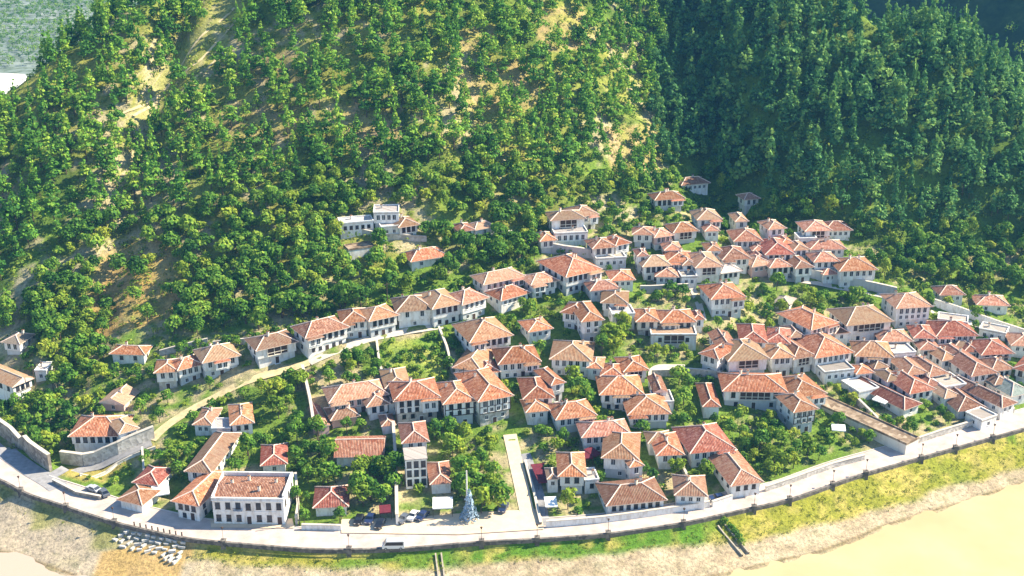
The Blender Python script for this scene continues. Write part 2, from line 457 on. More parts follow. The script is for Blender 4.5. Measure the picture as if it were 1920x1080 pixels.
 ("house with four tall windows facing a leafy yard near the river", 1232, 855, 1283, 853, 11, 5, 'o', 'W'),
 ("dark red hip roofed house with pale ridge lines near the river", 1296, 851, 1378, 842, 13, 5.2, 'r', 'W'),
 ("slanting red roofed house at the promenade corner", 1372, 912, 1431, 904, 15, 4, 'r', 'W'),
 ("small house with a pale front next to the parked blue car", 1266, 929, 1326, 931, 9, 4.2, 'r', 'W'),
 ("long low red roofed house facing the promenade over a white wall", 1140, 949, 1248, 938, 10, 3.6, 'r', 'W'),
 ("house with a white parapet beside the red pergola", 1047, 894, 1099, 894, 11, 6, 'o', 'V'),
 # cluster mid right
 ("corner house at the left end of the dense red roof cluster", 1310, 663, 1346, 674, 10, 6.5, 'o', 'V'),
 ("galleried house with a long window band in the dense red roof cluster", 1367, 678, 1442, 673, 13, 7.5, 'o', 'PV'),
 ("hip roofed house at the back of the dense red roof cluster", 1388, 641, 1439, 643, 12, 6, 'r', 'W'),
 ("gabled house with a dark attic opening in the dense red roof cluster", 1344, 650, 1382, 648, 9, 6, 'p', 'G'),
 ("small house behind the pyramid roof of the dense cluster", 1437, 641, 1481, 645, 10, 6, 'r', 'W'),
 ("pyramid roofed house with four tall windows in the dense cluster", 1447, 673, 1491, 670, 9, 7.2, 'o', 'W'),
 ("brown roofed house right of the pyramid roof in the dense cluster", 1489, 674, 1530, 667, 15, 6, 'b', 'PW'),
 ("broad orange roofed house toward the right end of the dense cluster", 1530, 672, 1601, 661, 14, 6.2, 'o', 'W'),
 ("last house on the right end of the dense cluster", 1605, 668, 1675, 671, 10, 5.2, 'o', 'W'),
 ("rotated hip roofed mansion above the dense cluster", 1523, 619, 1572, 605, 14, 7.5, 'o', 'W'),
 ("broad hip roofed mansion with a shaded porch above the dense cluster", 1590, 611, 1674, 603, 12, 7.5, 'o', 'PW'),
 ("tall white mansion with two rows of big windows near the right woods", 1682, 579, 1748, 575, 11, 9.5, 'p', 'W'),
 ("long facade house with a white window band below the tall mansion", 1758, 631, 1834, 630, 11, 5.4, 'r', 'W'),
 ("low pale roofed house left of the long facade house", 1652, 641, 1711, 640, 8, 4.4, 'p', 'V'),
 ("steep little roof behind the low pale roofed house", 1714, 634, 1757, 635, 9, 5, 'r', 'W'),
 ("small pink roof under the long facade house", 1725, 656, 1764, 656, 7, 4, 'p', 'W'),
 ("whitewashed house with a flat pinkish roof in the right cluster", 1678, 665, 1716, 662, 7, 4.4, 'w', 'FW'),
 ("red roofed house with a window row by the right picture edge", 1842, 666, 1902, 663, 10, 5.2, 'r', 'W'),
 ("house cut by the right picture edge under the long boundary wall", 1897, 648, 1950, 651, 9, 4.6, 'p', 'W'),
 ("long pale orange roof running diagonally in the right cluster", 1823, 706, 1871, 699, 20, 5.4, 'p', 'W'),
 ("narrow pale roof between the diagonal roof and the right edge", 1860, 697, 1903, 692, 8, 4, 'p', 'W'),
 ("red roofed house cut by the right picture edge in the lower row", 1900, 691, 1950, 704, 11, 5, 'r', 'V'),
 ("faded roof house left of the diagonal roof", 1702, 704, 1742, 700, 11, 5, 'p', 'V'),
 ("pink grey roof slanting beside the diagonal roof", 1743, 707, 1780, 700, 12, 4.6, 'p', 'V'),
 ("grey shed with a white flat roof among the right cluster", 1772, 728, 1810, 722, 7, 4, 'w', 'FV'),
 ("long low red roof slanting toward the river gardens", 1697, 769, 1729, 757, 27, 3.4, 'r', 'Nr'),
 ("red hip roofed house above the river gardens", 1707, 739, 1755, 730, 13, 4.6, 'r', 'W'),
 ("long roofless grey building running down to the promenade", 1700, 834, 1722, 823, 29, 3.0, 'g', 'FSCn'),
 ("brown collapsed roof above the right end of the gardens", 1798, 772, 1852, 766, 14, 2.8, 'b', 'N'),
 ("grey roofed long house at the right end of the promenade", 1880, 765, 1908, 755, 19, 4.2, 'b', 'V'),
 ("pale green roofed shed cut by the right edge near the promenade", 1898, 744, 1936, 735, 10, 3.6, 't', 'N'),
 ("wide orange roof over a dark gallery below the dense cluster", 1358, 734, 1474, 736, 11, 6.2, 'o', 'PV'),
 ("orange hip roofed house stepping right of the dark gallery", 1488, 747, 1550, 738, 12, 6, 'o', 'V'),
 ("timber framed tall house with blue and white panels above the gardens", 1489, 774, 1535, 767, 10, 8.4, 'o', 'TV'),
 ("narrow long orange roof beside the stepped lane", 1318, 763, 1351, 763, 13, 4, 'o', 'nr'),
 ("small house among bushes beyond the long boundary wall", 1763, 554, 1810, 553, 7, 4, 'p', 'W'),
 ("low pink roof at the far right beyond the long boundary wall", 1833, 572, 1893, 574, 8, 3, 'p', 'N'),
 ("small pale shed in the green slope below the upper quarter", 1450, 567, 1480, 573, 6, 2.2, 'w', 'n'),
 # small annexes, sheds and courts
 ("small pale flat roofed annex left of the long slanting red roof", 1612, 737, 1646, 729, 7, 3, 'w', 'FVn'),
 ("pink lean-to on the street below the long facade house", 1790, 652, 1826, 652, 5, 3.2, 'p', 'n'),
 ("narrow orange roof squeezed left of the diagonal pale roof", 1768, 677, 1799, 672, 8, 4.4, 'o', 'W'),
 ("tiny orange hut left of the whitewashed flat house", 1640, 692, 1668, 688, 6, 3.6, 'o', 'W'),
 ("little brown gabled house at the corner of the stepped lane", 1226, 736, 1252, 735, 9, 5, 'b', 'SG'),
 ("white flat terrace block left of the two brown fronted houses", 1150, 592, 1189, 590, 6, 4.4, 'w', 'FW'),
 ("white lower wing under the high white mansion", 1042, 440, 1100, 437, 6, 5, 'w', 'FW'),
 ("bluish shaded house above the stepped upper lane", 1280, 498, 1306, 497, 6, 5, 'p', 'V'),
 ("white gatehouse with dark openings at the head of the upper lane", 1279, 521, 1306, 520, 5, 3.6, 'w', 'FW'),
 ("pale hut in the trees right of the house at the left edge", 66, 697, 86, 697, 5, 3, 'w', 'FN'),
 ("white court building between the two hipped houses of the pair", 398, 806, 431, 805, 5, 2.8, 'w', 'Fn'),
 ("white wing at the right end of the pink and white house", 688, 764, 731, 757, 7, 5, 'p', 'W'),
 ("low pink roof beside the top of the tall lane wall", 716, 800, 742, 797, 6, 2.8, 'p', 'n'),
 ("dark roofed lean-to left of the house over a vaulted entrance", 728, 757, 742, 755, 8, 4, 'b', 'n'),
 ("small white house behind the low hall with the open arcade", 1300, 600, 1322, 599, 6, 5, 'o', 'W'),
 ("low orange roof joining the slanted house and the deep balcony house", 900, 702, 938, 697, 7, 3.4, 'o', 'V'),
 ("small orange roofed annex right of the wide white house", 1100, 690, 1130, 692, 7, 4.2, 'o', 'W'),
 ("flat pale terrace house below the galleried orange house", 1228, 756, 1262, 755, 6, 3.6, 'w', 'FV'),
 ("low red roof behind the house with four tall windows", 1216, 832, 1262, 830, 6, 4, 'o', 'W'),
 ("white court annex right of the house with a white parapet", 1098, 903, 1122, 901, 5, 3.6, 'w', 'FW'),
 ("white gate building left of the house with a white parapet", 1026, 899, 1048, 898, 5, 4, 'p', 'V'),
 ("pink roof between the faded house and the grey shed", 1738, 727, 1770, 722, 8, 3.8, 'p', 'W'),
 ("small white house below the red roofed house at the right edge", 1866, 722, 1896, 719, 6, 4, 'p', 'W'),
 ("long white low house along the boundary wall at right", 1760, 600, 1812, 607, 5, 3.4, 'w', 'FW'),
 ("second pale flat block stepping down the boundary wall at right", 1838, 618, 1884, 627, 5, 3.2, 'w', 'FW'),
 ("small house in the gap left of the rotated hip roofed mansion", 1482, 634, 1512, 632, 8, 5, 'r', 'W'),
 ("brown annex stepping down between rotated and broad mansions", 1566, 626, 1594, 624, 6, 4.4, 'b', 'V'),
 ("white terrace house in front of the broad orange roofed house", 1548, 700, 1600, 694, 5, 3.6, 'w', 'FW'),
 ("low tiled shed in front of the last house of the dense cluster", 1606, 702, 1640, 699, 6, 3.4, 'o', 'V'),
 ("low white wing under the grey fronted stepping house", 1120, 487, 1172, 484, 5, 3.6, 'w', 'FV'),
 ("small roof between the dark red roofed and the large red roofed house", 1412, 471, 1438, 470, 7, 5, 'p', 'W'),
 ("white block under the half open house with columns", 1500, 449, 1530, 448, 5, 4, 'w', 'FW'),
 ("small pink house below the pyramid roofed white house", 1322, 434, 1350, 433, 6, 4, 'p', 'W'),
 ("small pink roof behind the wide brown roof of the upper quarter", 1246, 470, 1280, 469, 7, 4.2, 'p', 'W'),
 ("tiny house behind the brown roof with angled eaves", 1326, 471, 1354, 470, 7, 4.4, 'o', 'W'),
 ("small house right behind the large red roofed upper house", 1466, 458, 1490, 456, 7, 4.4, 'o', 'W'),
 ("low pink annex in front of the white house with dark upper windows", 1544, 516, 1574, 514, 5, 3.6, 'p', 'W'),
 ("narrow pink house between the pinkish curved house and the red roofs", 1418, 487, 1440, 485, 7, 4.8, 'p', 'W'),
 ("little red roof above the diagonal pale orange roof", 1808, 660, 1838, 660, 6, 3.6, 'r', 'W'),
 ("small orange roof left of the narrow pale roof by the right edge", 1866, 672, 1892, 670, 6, 3.6, 'o', 'W'),
 ("low pink roof right of the red hip roof above the river gardens", 1772, 748, 1802, 742, 8, 3.4, 'p', 'V'),
 ("small white fronted house left of the faded roof house", 1664, 716, 1694, 711, 7, 4, 'o', 'W'),
 ("tiny white roofed store on the promenade side of the river gardens", 1842, 790, 1868, 781, 5, 2.8, 'w', 'FN'),
]

def window_mesh(w, h, frame):
    b = MB()
    b.box(-w / 2, w / 2, -0.05, 0.02, -h / 2, h / 2, 0)
    fw = 0.10
    b.box(-w / 2 + fw, w / 2 - fw, -0.075, -0.048, -h / 2 + fw, h / 2 - fw, 1)
    b.box(-0.035, 0.035, -0.09, -0.073, -h / 2 + fw, h / 2 - fw, 0)
    b.box(-w / 2 - .08, w / 2 + .08, -0.16, -0.05, -h / 2 - .1, -h / 2, 0)
    return b.mesh('window', [frame, GLASS])
WIN = {}
for fr, fm in (('w', FRAME), ('b', WOOD)):
    WIN['tall' + fr] = window_mesh(1.2, 1.8, fm)
    WIN['low' + fr] = window_mesh(1.05, 1.25, fm)
    WIN['big' + fr] = window_mesh(1.25, 1.85, fm)
_d = MB(); _d.box(-.65, .65, -.06, .05, 0, 2.2, 0); _d.box(-.52, .52, -.09, -.058, 0, 2.05, 1); _d.box(-.9, .9, -.5, .05, -.2, 0, 0)
DOOR = _d.mesh('door', [FRAME, WOOD])
_c = MB()
_c.box(-.28, .28, -.28, .28, -1.2, .75, 0); _c.box(-.36, .36, -.36, .36, .75, .86, 0); _c.box(-.22, .22, -.22, .22, .86, .98, 1); _c.box(-.34, .34, -.34, .34, .98, 1.08, 2)
CHIM = _c.mesh('chimney', [CREAM, WOOD, TILES['b']])

FOOTS = []          # footprints of houses, to keep trees out
HOUSE_AT = []       # (x, y, label)

def roof_meshes(w, d, h, kind, along, tile, pitch=0.44):
    """(roof mesh, ridge cap mesh, rise)"""
    b = MB(); cap = MB()
    th = 0.16
    z0 = h
    def slope_face(pts, e0, e1):
        e0 = Vector(e0); e1 = Vector(e1); u = (e1 - e0).normalized()
        n = (Vector(pts[1]) - Vector(pts[0])).cross(Vector(pts[2]) - Vector(pts[0])).normalized()
        vv = n.cross(u)
        uv = [((Vector(p) - e0).dot(u), (Vector(p) - e0).dot(vv)) for p in pts]
        b.face(pts, 0, uv)
    A, B_, C_, E_ = (0, 0, z0), (w, 0, z0), (w, d, z0), (0, d, z0)
    if kind == 'hip':
        if w >= d:
            r = d / 2; k = min(r * 0.92, w / 2 - .05)
            rise = r * pitch
            R0 = (k, d / 2, z0 + rise); R1 = (w - k, d / 2, z0 + rise)
            slope_face([A, B_, R1, R0], A, B_); slope_face([B_, C_, R1], B_, C_); slope_face([C_, E_, R0, R1], C_, E_); slope_face([E_, A, R0], E_, A)
            hips = [(A, R0), (E_, R0), (B_, R1), (C_, R1), (R0, R1)]
        else:
            r = w / 2; k = min(r * 0.92, d / 2 - .05)
            rise = r * pitch
            R0 = (w / 2, k, z0 + rise); R1 = (w / 2, d - k, z0 + rise)
            slope_face([A, B_, R0], A, B_); slope_face([B_, C_, R1, R0], B_, C_); slope_face([C_, E_, R1], C_, E_); slope_face([E_, A, R0, R1], E_, A)
            hips = [(A, R0), (B_, R0), (C_, R1), (E_, R1), (R0, R1)]
    else:
        if along == 'x':
            rise = d / 2 * pitch
            R0 = (0, d / 2, z0 + rise); R1 = (w, d / 2, z0 + rise)
            slope_face([A, B_, R1, R0], A, B_); slope_face([C_, E_, R0, R1], C_, E_)
            b.face([B_, C_, R1], 1); b.face([E_, A, R0], 1)
        else:
            rise = w / 2 * pitch
            R0 = (w / 2, 0, z0 + rise); R1 = (w / 2, d, z0 + rise)
            slope_face([B_, C_, R1, R0], B_, C_); slope_face([E_, A, R0, R1], E_, A)
            b.face([A, B_, R0], 1); b.face([C_, E_, R1], 1)
        hips = [(R0, R1)]
    L = [(x, y, z0 - th) for x, y in ((0, 0), (w, 0), (w, d), (0, d))]
    T = [A, B_, C_, E_]
    for i in range(4):
        j = (i + 1) % 4
        b.face([L[i], L[j], T[j], T[i]], 1)
    b.face([L[3], L[2], L[1], L[0]], 2)
    for p, q in hips:
        p = Vector(p) + Vector((0, 0, .03)); q = Vector(q) + Vector((0, 0, .03))
        cap.tube(p, q, 0.16, n=6)
    return b, cap, rise

LOWER = {'S': STONE, 'V': plaster('blue_grey_plaster', (.60, .63, .64), (.42, .42, .40), .6), 'W': WHITE}

def build_house(rec):
    label, xl, yl, xr, yr, dep, h, tile, opt = rec
    if h > 4.3: h = 4.3 + (h - 4.3) * .78
    P = ground((xl + xr) / 2, (yl + yr) / 2, h)
    ze = P[2]
    gx_, gy_ = (xr - xl) * .035, (yr - yl) * .035
    A = on_z(xl - gx_, yl - gy_, ze); B = on_z(xr + gx_, yr + gy_, ze)
    dep *= 1.12
    dx, dy = B[0] - A[0], B[1] - A[1]
    w = math.hypot(dx, dy)
    rz = math.atan2(dy, dx)
    z0 = ze - h
    root = empty('house', (A[0], A[1], z0), rz, label, 'house', 'tile roofed houses of the hillside village')
    ca, sa = math.cos(rz), math.sin(rz)
    def W(lx, ly): return (A[0] + lx * ca - ly * sa, A[1] + lx * sa + ly * ca)
    FOOTS.append((A[0], A[1], ca, sa, w, dep))
    HOUSE_AT.append((*W(w / 2, dep / 2), label))
    r = random.Random(label)
    ov = min(0.75, w * 0.1)
    flat = 'F' in opt
    if flat: ov = 0.0
    low = next((LOWER[k] for k in 'SVW' if k in opt), WHITE)
    up = PINK if 'K' in opt else CREAM if 'C' in opt else WHITE
    two = h >= 4.6
    hs = h * 0.46 if two else -0.2
    i2 = 0.35 if two else 0.0
    zb = -4.0
    top = h - 0.16 if not flat else h
    b = MB()
    if two:
        b.box(ov + i2, w - ov - i2, ov + i2, dep - ov - i2, zb, hs, 0)
        b.build('ground_floor', low, root)
        b = MB(); b.box(ov, w - ov, ov, dep - ov, hs, top, 0)
    else:
        b.box(ov, w - ov, ov, dep - ov, zb, top, 0)
    wall = b.build('wall', up, root)
    # roof
    if flat:
        b = MB()
        b.box(-.12, w + .12, -.12, dep + .12, h, h + .22, 0)
        q = .28
        b.box(-.12, w + .12, -.12, -.12 + q, h + .22, h + .62, 1); b.box(-.12, w + .12, dep + .12 - q, dep + .12, h + .22, h + .62, 1)
        b.box(-.12, -.12 + q, -.12 + q, dep + .12 - q, h + .22, h + .62, 1); b.box(w + .12 - q, w + .12, -.12 + q, dep + .12 - q, h + .22, h + .62, 1)
        roof = b.build('roof', [RUBBLE if tile == 'g' else TILES[tile], RUBBLE if tile == 'g' else up], root)
        rise = 0.2
    else:
        kind = 'gable' if 'G' in opt else 'hip'
        along = 'y' if ('r' in opt or dep > w) else 'x'
        rb, cb, rise = roof_meshes(w, dep, h, kind, along, tile, r.choice([.38, .42, .44, .48]))
        roof = rb.build('roof', [TILES[tile], MORTAR, SOFFIT], root)
        cb.build('ridge_cap', MORTAR, roof)
    # projecting upper bay under its own little roof
    bay = None
    if two and not flat and w > 8.5 and not set('PTNnG') & set(opt) and r.random() < .7:
        bw = min(4.2, w * r.uniform(.28, .4)); bx = r.choice([ov + .1, w - ov - bw - .1, (w - bw) / 2]); bd = r.uniform(.9, 1.5)
        bay = (bx, bx + bw)
        bb_ = MB(); bb_.box(bx, bx + bw, ov - bd, ov - .004, hs + .02, top - .35, 0)
        ba = bb_.build('bay', up, root)
        rm_, cm_, _r = roof_meshes(bw + 1.0, 2.6 + bd, top - .3, 'hip', 'x', tile, .36)
        ro = rm_.build('bay_roof', [TILES[tile], MORTAR, SOFFIT], ba); ro.location = (bx - .5, ov - bd - .5, 0)
        nb = max(1, int(round((bw - .6) / 1.5)))
        for i in range(nb):
            o = link('window', WIN['tallw'], ba); o.location = (bx + .3 + (bw - .6) * (i + .5) / nb, ov - bd, (hs + top) / 2 + .05)
    # chimneys
    nch = 0 if 'n' in opt else r.choice([0, 1, 1]) if w < 11 else r.choice([1, 1, 2])
    for k in range(nch):
        lx = w * r.uniform(.25, .75); ly = dep * r.uniform(.45, .7)
        c = link('chimney', CHIM, roof)
        e = min(lx, w - lx, ly, dep - ly)
        c.location = (lx, ly, h + (0.3 if flat else min(e * 0.42, rise)) + .2)
        c.rotation_euler = (0, 0, r.choice([0, .1, .7]))
    # windows
    fr = 'b' if ('C' in opt or 'P' in opt or r.random() < .25) else 'w'
    def put(kind, face, u, z, ins):
        o = link('window', WIN[kind + fr], root)
        if face == 'f': o.location = (u, ins, z)
        elif face == 'l': o.location = (ins, u, z); o.rotation_euler = (0, 0, -math.pi / 2)
        else: o.location = (w - ins, u, z); o.rotation_euler = (0, 0, math.pi / 2)
    if 'n' not in opt:
        zu = h - 1.3 if h >= 4.4 else h - 1.35
        faces = [('f', w, 1.0)]
        faces.append(('r', dep, .6)); faces.append(('l', dep, .5))
        for fc, ln, den in faces:
            usable = ln - 2 * ov - 1.2
            n = max(1, int(round(usable / 1.95 * den)))
            if 'N' in opt: n = max(1, n // 2)
            if fc == 'f' and 'P' in opt and 'N' not in opt: n = max(2, n // 2)
            kind = 'tall' if h >= 4.6 else 'low'
            for i in range(n):
                u = ov + .6 + usable * (i + .5) / n
                if fc == 'f' and 'P' in opt and w * .28 < u < w * .74: continue
                if fc == 'f' and bay and bay[0] - .5 < u < bay[1] + .5: continue
                put(kind, fc, u, zu if kind == 'tall' else max(1.2, zu), ov)
            if two and h > 7.3:
                for i in range(n):
                    u = ov + .6 + usable * (i + .5) / n
                    put('low', fc, u, h - 3.3, ov)
            if two and h >= 5.0:
                m = max(1, n - 1)
                for i in range(m):
                    u = ov + 1.0 + (usable - .8) * (i + .5) / m
                    if fc == 'f' and i == m // 2 and 'N' not in opt:
                        dd = link('door', DOOR, root); dd.location = (u, ov + i2, -0.05)
                        continue
                    put('low', fc, u, hs - 1.25, ov + i2)
    if 'P' in opt:
        # timber gallery: dark sheet on the upper wall for a recess's shade, posts and rail in front
        g = MB()
        x0, x1 = w * .28, w * .74
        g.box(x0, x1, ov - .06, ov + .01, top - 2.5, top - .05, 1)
        n = max(3, int((x1 - x0) / 1.6))
        for i in range(n + 1):
            u = x0 + (x1 - x0) * i / n
            g.box(u - .09, u + .09, ov - .3, ov - .12, top - 2.5, top - .02, 0)
        g.box(x0, x1, ov - .28, ov - .14, top - 1.75, top - 1.6, 0)
        g.box(x0 - .1, x1 + .1, ov - .34, ov - .061, top - 2.72, top - 2.5, 0)
        g.build('gallery', [CREAM, WOOD], root)
    if 'T' in opt:
        t = MB()
        n = max(3, int(w / 2.1))
        for i in range(n + 1):
            u = ov + .1 + (w - 2 * ov - .2) * i / n
            t.box(u - .11, u + .11, ov - .07, ov + .01, hs + .01, top - .01, 0)
        for z in (hs + .12, (hs + top) / 2, top - .2):
            t.box(ov, w - ov, ov - .09, ov - .071, z - .12, z + .12, 0)
        t.build('timber_frame', WOOD, root)
    return root

for rec in HOUSES: build_house(rec)

# ------------------------------------------------------------------ the white public building on the promenade
def public_building():
    h = 7.2
    P = ground(464, 935, h); ze = P[2]
    A = on_z(397, 934, ze); B = on_z(531, 936, ze)
    w = math.hypot(B[0] - A[0], B[1] - A[1]); rz = math.atan2(B[1] - A[1], B[0] - A[0]); z0 = ze - h
    dep = 11.5
    root = empty('public_building', (A[0], A[1], z0), rz, 'large white two storey building with seven window bays and parapet on the promenade', 'building')
    FOOTS.append((A[0], A[1], math.cos(rz), math.sin(rz), w, dep)); 
    HOUSE_AT.append((A[0] + w / 2 * math.cos(rz), A[1] + dep / 2, 'large white public building'))
    b = MB(); b.box(0, w, 0, dep, -2, h - .5, 0); b.build('wall', WHITE, root)
    b = MB()
    b.box(-.2, w + .2, -.2, .25, h - .5, h + .25, 0); b.box(-.2, w + .2, dep - .25, dep + .2, h - .5, h + .6, 0)
    b.box(-.2, .25, .25, dep - .25, h - .5, h + .45, 0); b.box(w - .3, w + .2, .25, dep - .25, h - .5, h + .9, 0)
    b.build('parapet', WHITE, root)
    b = MB()
    hh = h - .48
    b.face([(.25, .25, hh), (w - .3, .25, hh), (w - .3, dep / 2, hh + 1.1), (.25, dep / 2, hh + 1.1)], 0, [(0, 0), (w, 0), (w, dep / 2), (0, dep / 2)])
    b.face([(w - .3, dep - .25, hh), (.25, dep - .25, hh), (.25, dep / 2, hh + 1.1), (w - .3, dep / 2, hh + 1.1)], 0, [(0, 0), (w, 0), (w, dep / 2), (0, dep / 2)])
    roof = b.build('roof', TILES['b'], root)
    r = random.Random(3)
    for lx, ly in ((w * .2, dep * .55), (w * .42, dep * .7), (w * .62, dep * .3), (w * .82, dep * .6)):
        c = link('chimney', CHIM, roof); c.location = (lx, ly, hh + 1.0)
    b = MB(); b.box(-.06, w + .06, -.08, -.01, h * .48, h * .48 + .18, 0); b.box(-.25, w + .25, -.32, -.21, h - .62, h - .42, 0)
    b.build('cornice', WHITE, root)
    for i in range(7):
        u = w * (i + .5) / 7
        if i == 3: 
            o = link('window', WIN['bigb'], root); o.location = (u, 0, h * .5 + 1.35)
            o = link('door', DOOR, root); o.location = (u, 0, .15)
        else:
            o = link('window', WIN['tallb'], root); o.location = (u, 0, h * .5 + 1.55)
            if i == 6:
                o = link('door', DOOR, root); o.location = (u, 0, .15)
            else:
                o = link('window', WIN['tallb'], root); o.location = (u, 0, 1.75)
    u = w * 2.5 / 7
    b = MB(); b.box(u - 1.1, u + 1.1, -1.0, -.01, h * .5 + .45, h * .5 + .6, 0)
    for k in range(8): b.box(u - 1.05 + k * .29, u - 1.0 + k * .29, -.98, -.93, h * .5 + .6, h * .5 + 1.4, 1)
    b.box(u - 1.1, u + 1.1, -1.0, -.92, h * .5 + 1.4, h * .5 + 1.46, 1)
    b.build('balcony', [WHITE, WOOD], root)
    for k in range(3):
        o = link('window', WIN['tallb'], root); o.location = (w, dep * (k + .5) / 3, h * .5 + 1.55); o.rotation_euler = (0, 0, math.pi / 2)
public_building()

# lower front block of the slender house, with its white roof terrace
def slender_front():
    h = 8.2
    P = ground(780, 862, h); ze = P[2]
    A = on_z(760, 863, ze); B = on_z(800, 860, ze)
    w = math.hypot(B[0] - A[0], B[1] - A[1]); rz = math.atan2(B[1] - A[1], B[0] - A[0]); z0 = ze - h
    root = empty('house', (A[0], A[1], z0), rz, 'white three storey block with a flat terrace roof in front of the slender house', 'house', 'tile roofed houses of the hillside village')
    FOOTS.append((A[0], A[1], math.cos(rz), math.sin(rz), w, 6)); HOUSE_AT.append((A[0] + w / 2, A[1] + 3, 'white three storey block'))
    b = MB(); b.box(0, w, 0, 6, -3, h, 0); b.build('wall', WHITE, root)
    b = MB(); b.box(-.2, w + .2, -.2, 6, h, h + .2, 0); b.build('roof', TILES['w'], root)
    for z in (1.7, 4.3, 6.8):
        for i in range(3):
            o = link('window', WIN['tallb'], root); o.location = (w * (i + .5) / 3, 0, z)
        for i in range(2):
            o = link('window', WIN['tallb'], root); o.location = (w, 6 * (i + .5) / 2, z); o.rotation_euler = (0, 0, math.pi / 2)
slender_front()
# ------------------------------------------------------------------ ground sheets
def inpoly(X, Y, poly):
    X = np.asarray(X); Y = np.asarray(Y)
    r = np.zeros(X.shape, bool)
    n = len(poly)
    for i in range(n):
        x0, y0 = poly[i]; x1, y1 = poly[(i + 1) % n]
        c = ((y0 > Y) != (y1 > Y)) & (X < (x1 - x0) * (Y - y0) / (y1 - y0 + 1e-9) + x0)
        r ^= c
    return r

SCRUB = [(150, 640), (190, 470), (300, 430), (345, 520), (330, 620), (480, 590), (470, 640), (300, 650), (230, 690)]
TRACK = [(235, 235), (310, 130), (430, -20), (480, -30), (345, 130), (260, 240)]
BARE_R = [(1500, 70), (1560, 25), (1680, 40), (1730, 80), (1640, 110), (1540, 95)]
YELL = [[(360, 250), (450, 190), (560, 200), (560, 260), (450, 270)], [(430, 140), (520, 90), (600, 110), (560, 160)], [(620, 200), (720, 180), (760, 260), (640, 290)],
        [(850, 130), (980, 110), (1030, 200), (880, 220)], [(1000, 20), (1090, 10), (1110, 90), (1010, 100)], [(860, 60), (930, 40), (930, 90), (850, 100)], [(1130, 240), (1230, 230), (1240, 320), (1150, 330)]]
GARDEN = [(715, 645), (830, 625), (850, 700), (830, 722), (730, 715)]

def ground_colour(X, Y, Z):
    px, py = project(X, Y, Z)
    s = inland(X, Y)
    n1 = vnoise(X, Y, 17, 11); n2 = vnoise(X, Y, 6.5, 12); n3 = vnoise(X, Y, 2.6, 13); n4 = vnoise(X, Y, 40, 14)
    def C(*c): return np.array(c)[None, :] * np.ones((X.size, 1))
    green = C(.13, .22, .03); dark = C(.06, .10, .02); dry = C(.31, .30, .07); soil = C(.40, .27, .15); rock = C(.52, .41, .31)
    def mixc(a, b, t): t = np.clip(t, 0, 1)[:, None]; return a * (1 - t) + b * t
    col = mixc(dark, green, n2 * 1.4 - .1)
    dryness = .45 * (n1 + .5 * n2 + .35 * n3) / 1.85 + .5 * (n4 - .3) - .3 * sstep(45, 75, X) * (Y > 400)
    col = mixc(col, dry, sstep(.15, .42, dryness) * .85)
    col = mixc(col, rock, sstep(.62, .78, n1 * .6 + n3 * .5) * .6 * (X < 60))
    for P in YELL:
        col = mixc(col, mixc(dry, soil, n3), inpoly(px, py, P) * .8)
    col = mixc(col, mixc(mixc(C(.42, .30, .08), C(.16, .19, .035), sstep(.45, .7, n3)), mixc(C(.46, .26, .10), C(.44, .33, .18), n3), n2), inpoly(px, py, SCRUB) * .9)
    tr = inpoly(px, py, TRACK)
    col = mixc(col, mixc(C(.42, .38, .16), C(.20, .22, .06), n3), tr * .55)
    col = mixc(col, mixc(dry, green, n2), inpoly(px, py, BARE_R) * .3)
    # village ground
    vill = (s > 0) & (s < 140) & (Y < np.interp(X, FOOT_X, FOOT_Y))
    vg = mixc(mixc(green, C(.13, .19, .03), n3), C(.40, .33, .19), sstep(.46, .68, n1 * .5 + n3 * .5))
    col = np.where(vill[:, None], vg, col)
    col = mixc(col, mixc(C(.12, .24, .03), C(.34, .34, .07), n2), inpoly(px, py, GARDEN) * .9)
    yard = inpoly(px, py, [(95, 890), (190, 905), (240, 870), (300, 840), (280, 825), (110, 880)])
    col = mixc(col, mixc(C(.42, .31, .10), C(.30, .27, .06), n3), yard * .9)
    # river bank: grass shelf, stony revetment, wet ledge
    bank = s < -.3
    edge = -4.4 + 2.6 * (n2 - .5) - sstep(25, 100, X) * 6.0
    vivid = sstep(-22, -12, X) * sstep(54, 46, X)
    grass = mixc(mixc(C(.25, .25, .035), C(.09, .19, .02), np.clip(vivid + .8 * sstep(.48, .72, n1), 0, 1)), C(.44, .36, .10), sstep(.45, .85, n3) * .8)
    stony = mixc(C(.47, .38, .25), C(.36, .28, .18), sstep(.35, .8, n3))
    b = mixc(stony, grass, sstep(-1.2, 1.2, s - edge))
    west = sstep(-70, -82, X)
    b = mixc(b, mixc(C(.40, .33, .24), C(.26, .25, .09), sstep(.55, .75, n2)), west * .9)
    ramp = inpoly(px, py, [(195, 1035), (350, 1010), (372, 1015), (330, 1085), (175, 1085)])
    b = mixc(b, C(.44, .29, .11), ramp * .9)
    wet = sstep(-16.2, -17.2, s + 1.2 * (n2 - .5))
    b = mixc(b, C(.17, .12, .05), np.clip(1 - np.abs(s + 15.6 + .8 * (n2 - .5)) / 1.0, 0, 1) * .8)
    b = mixc(b, C(.42, .33, .17), wet)
    col = np.where(bank[:, None], b, col)
    return col

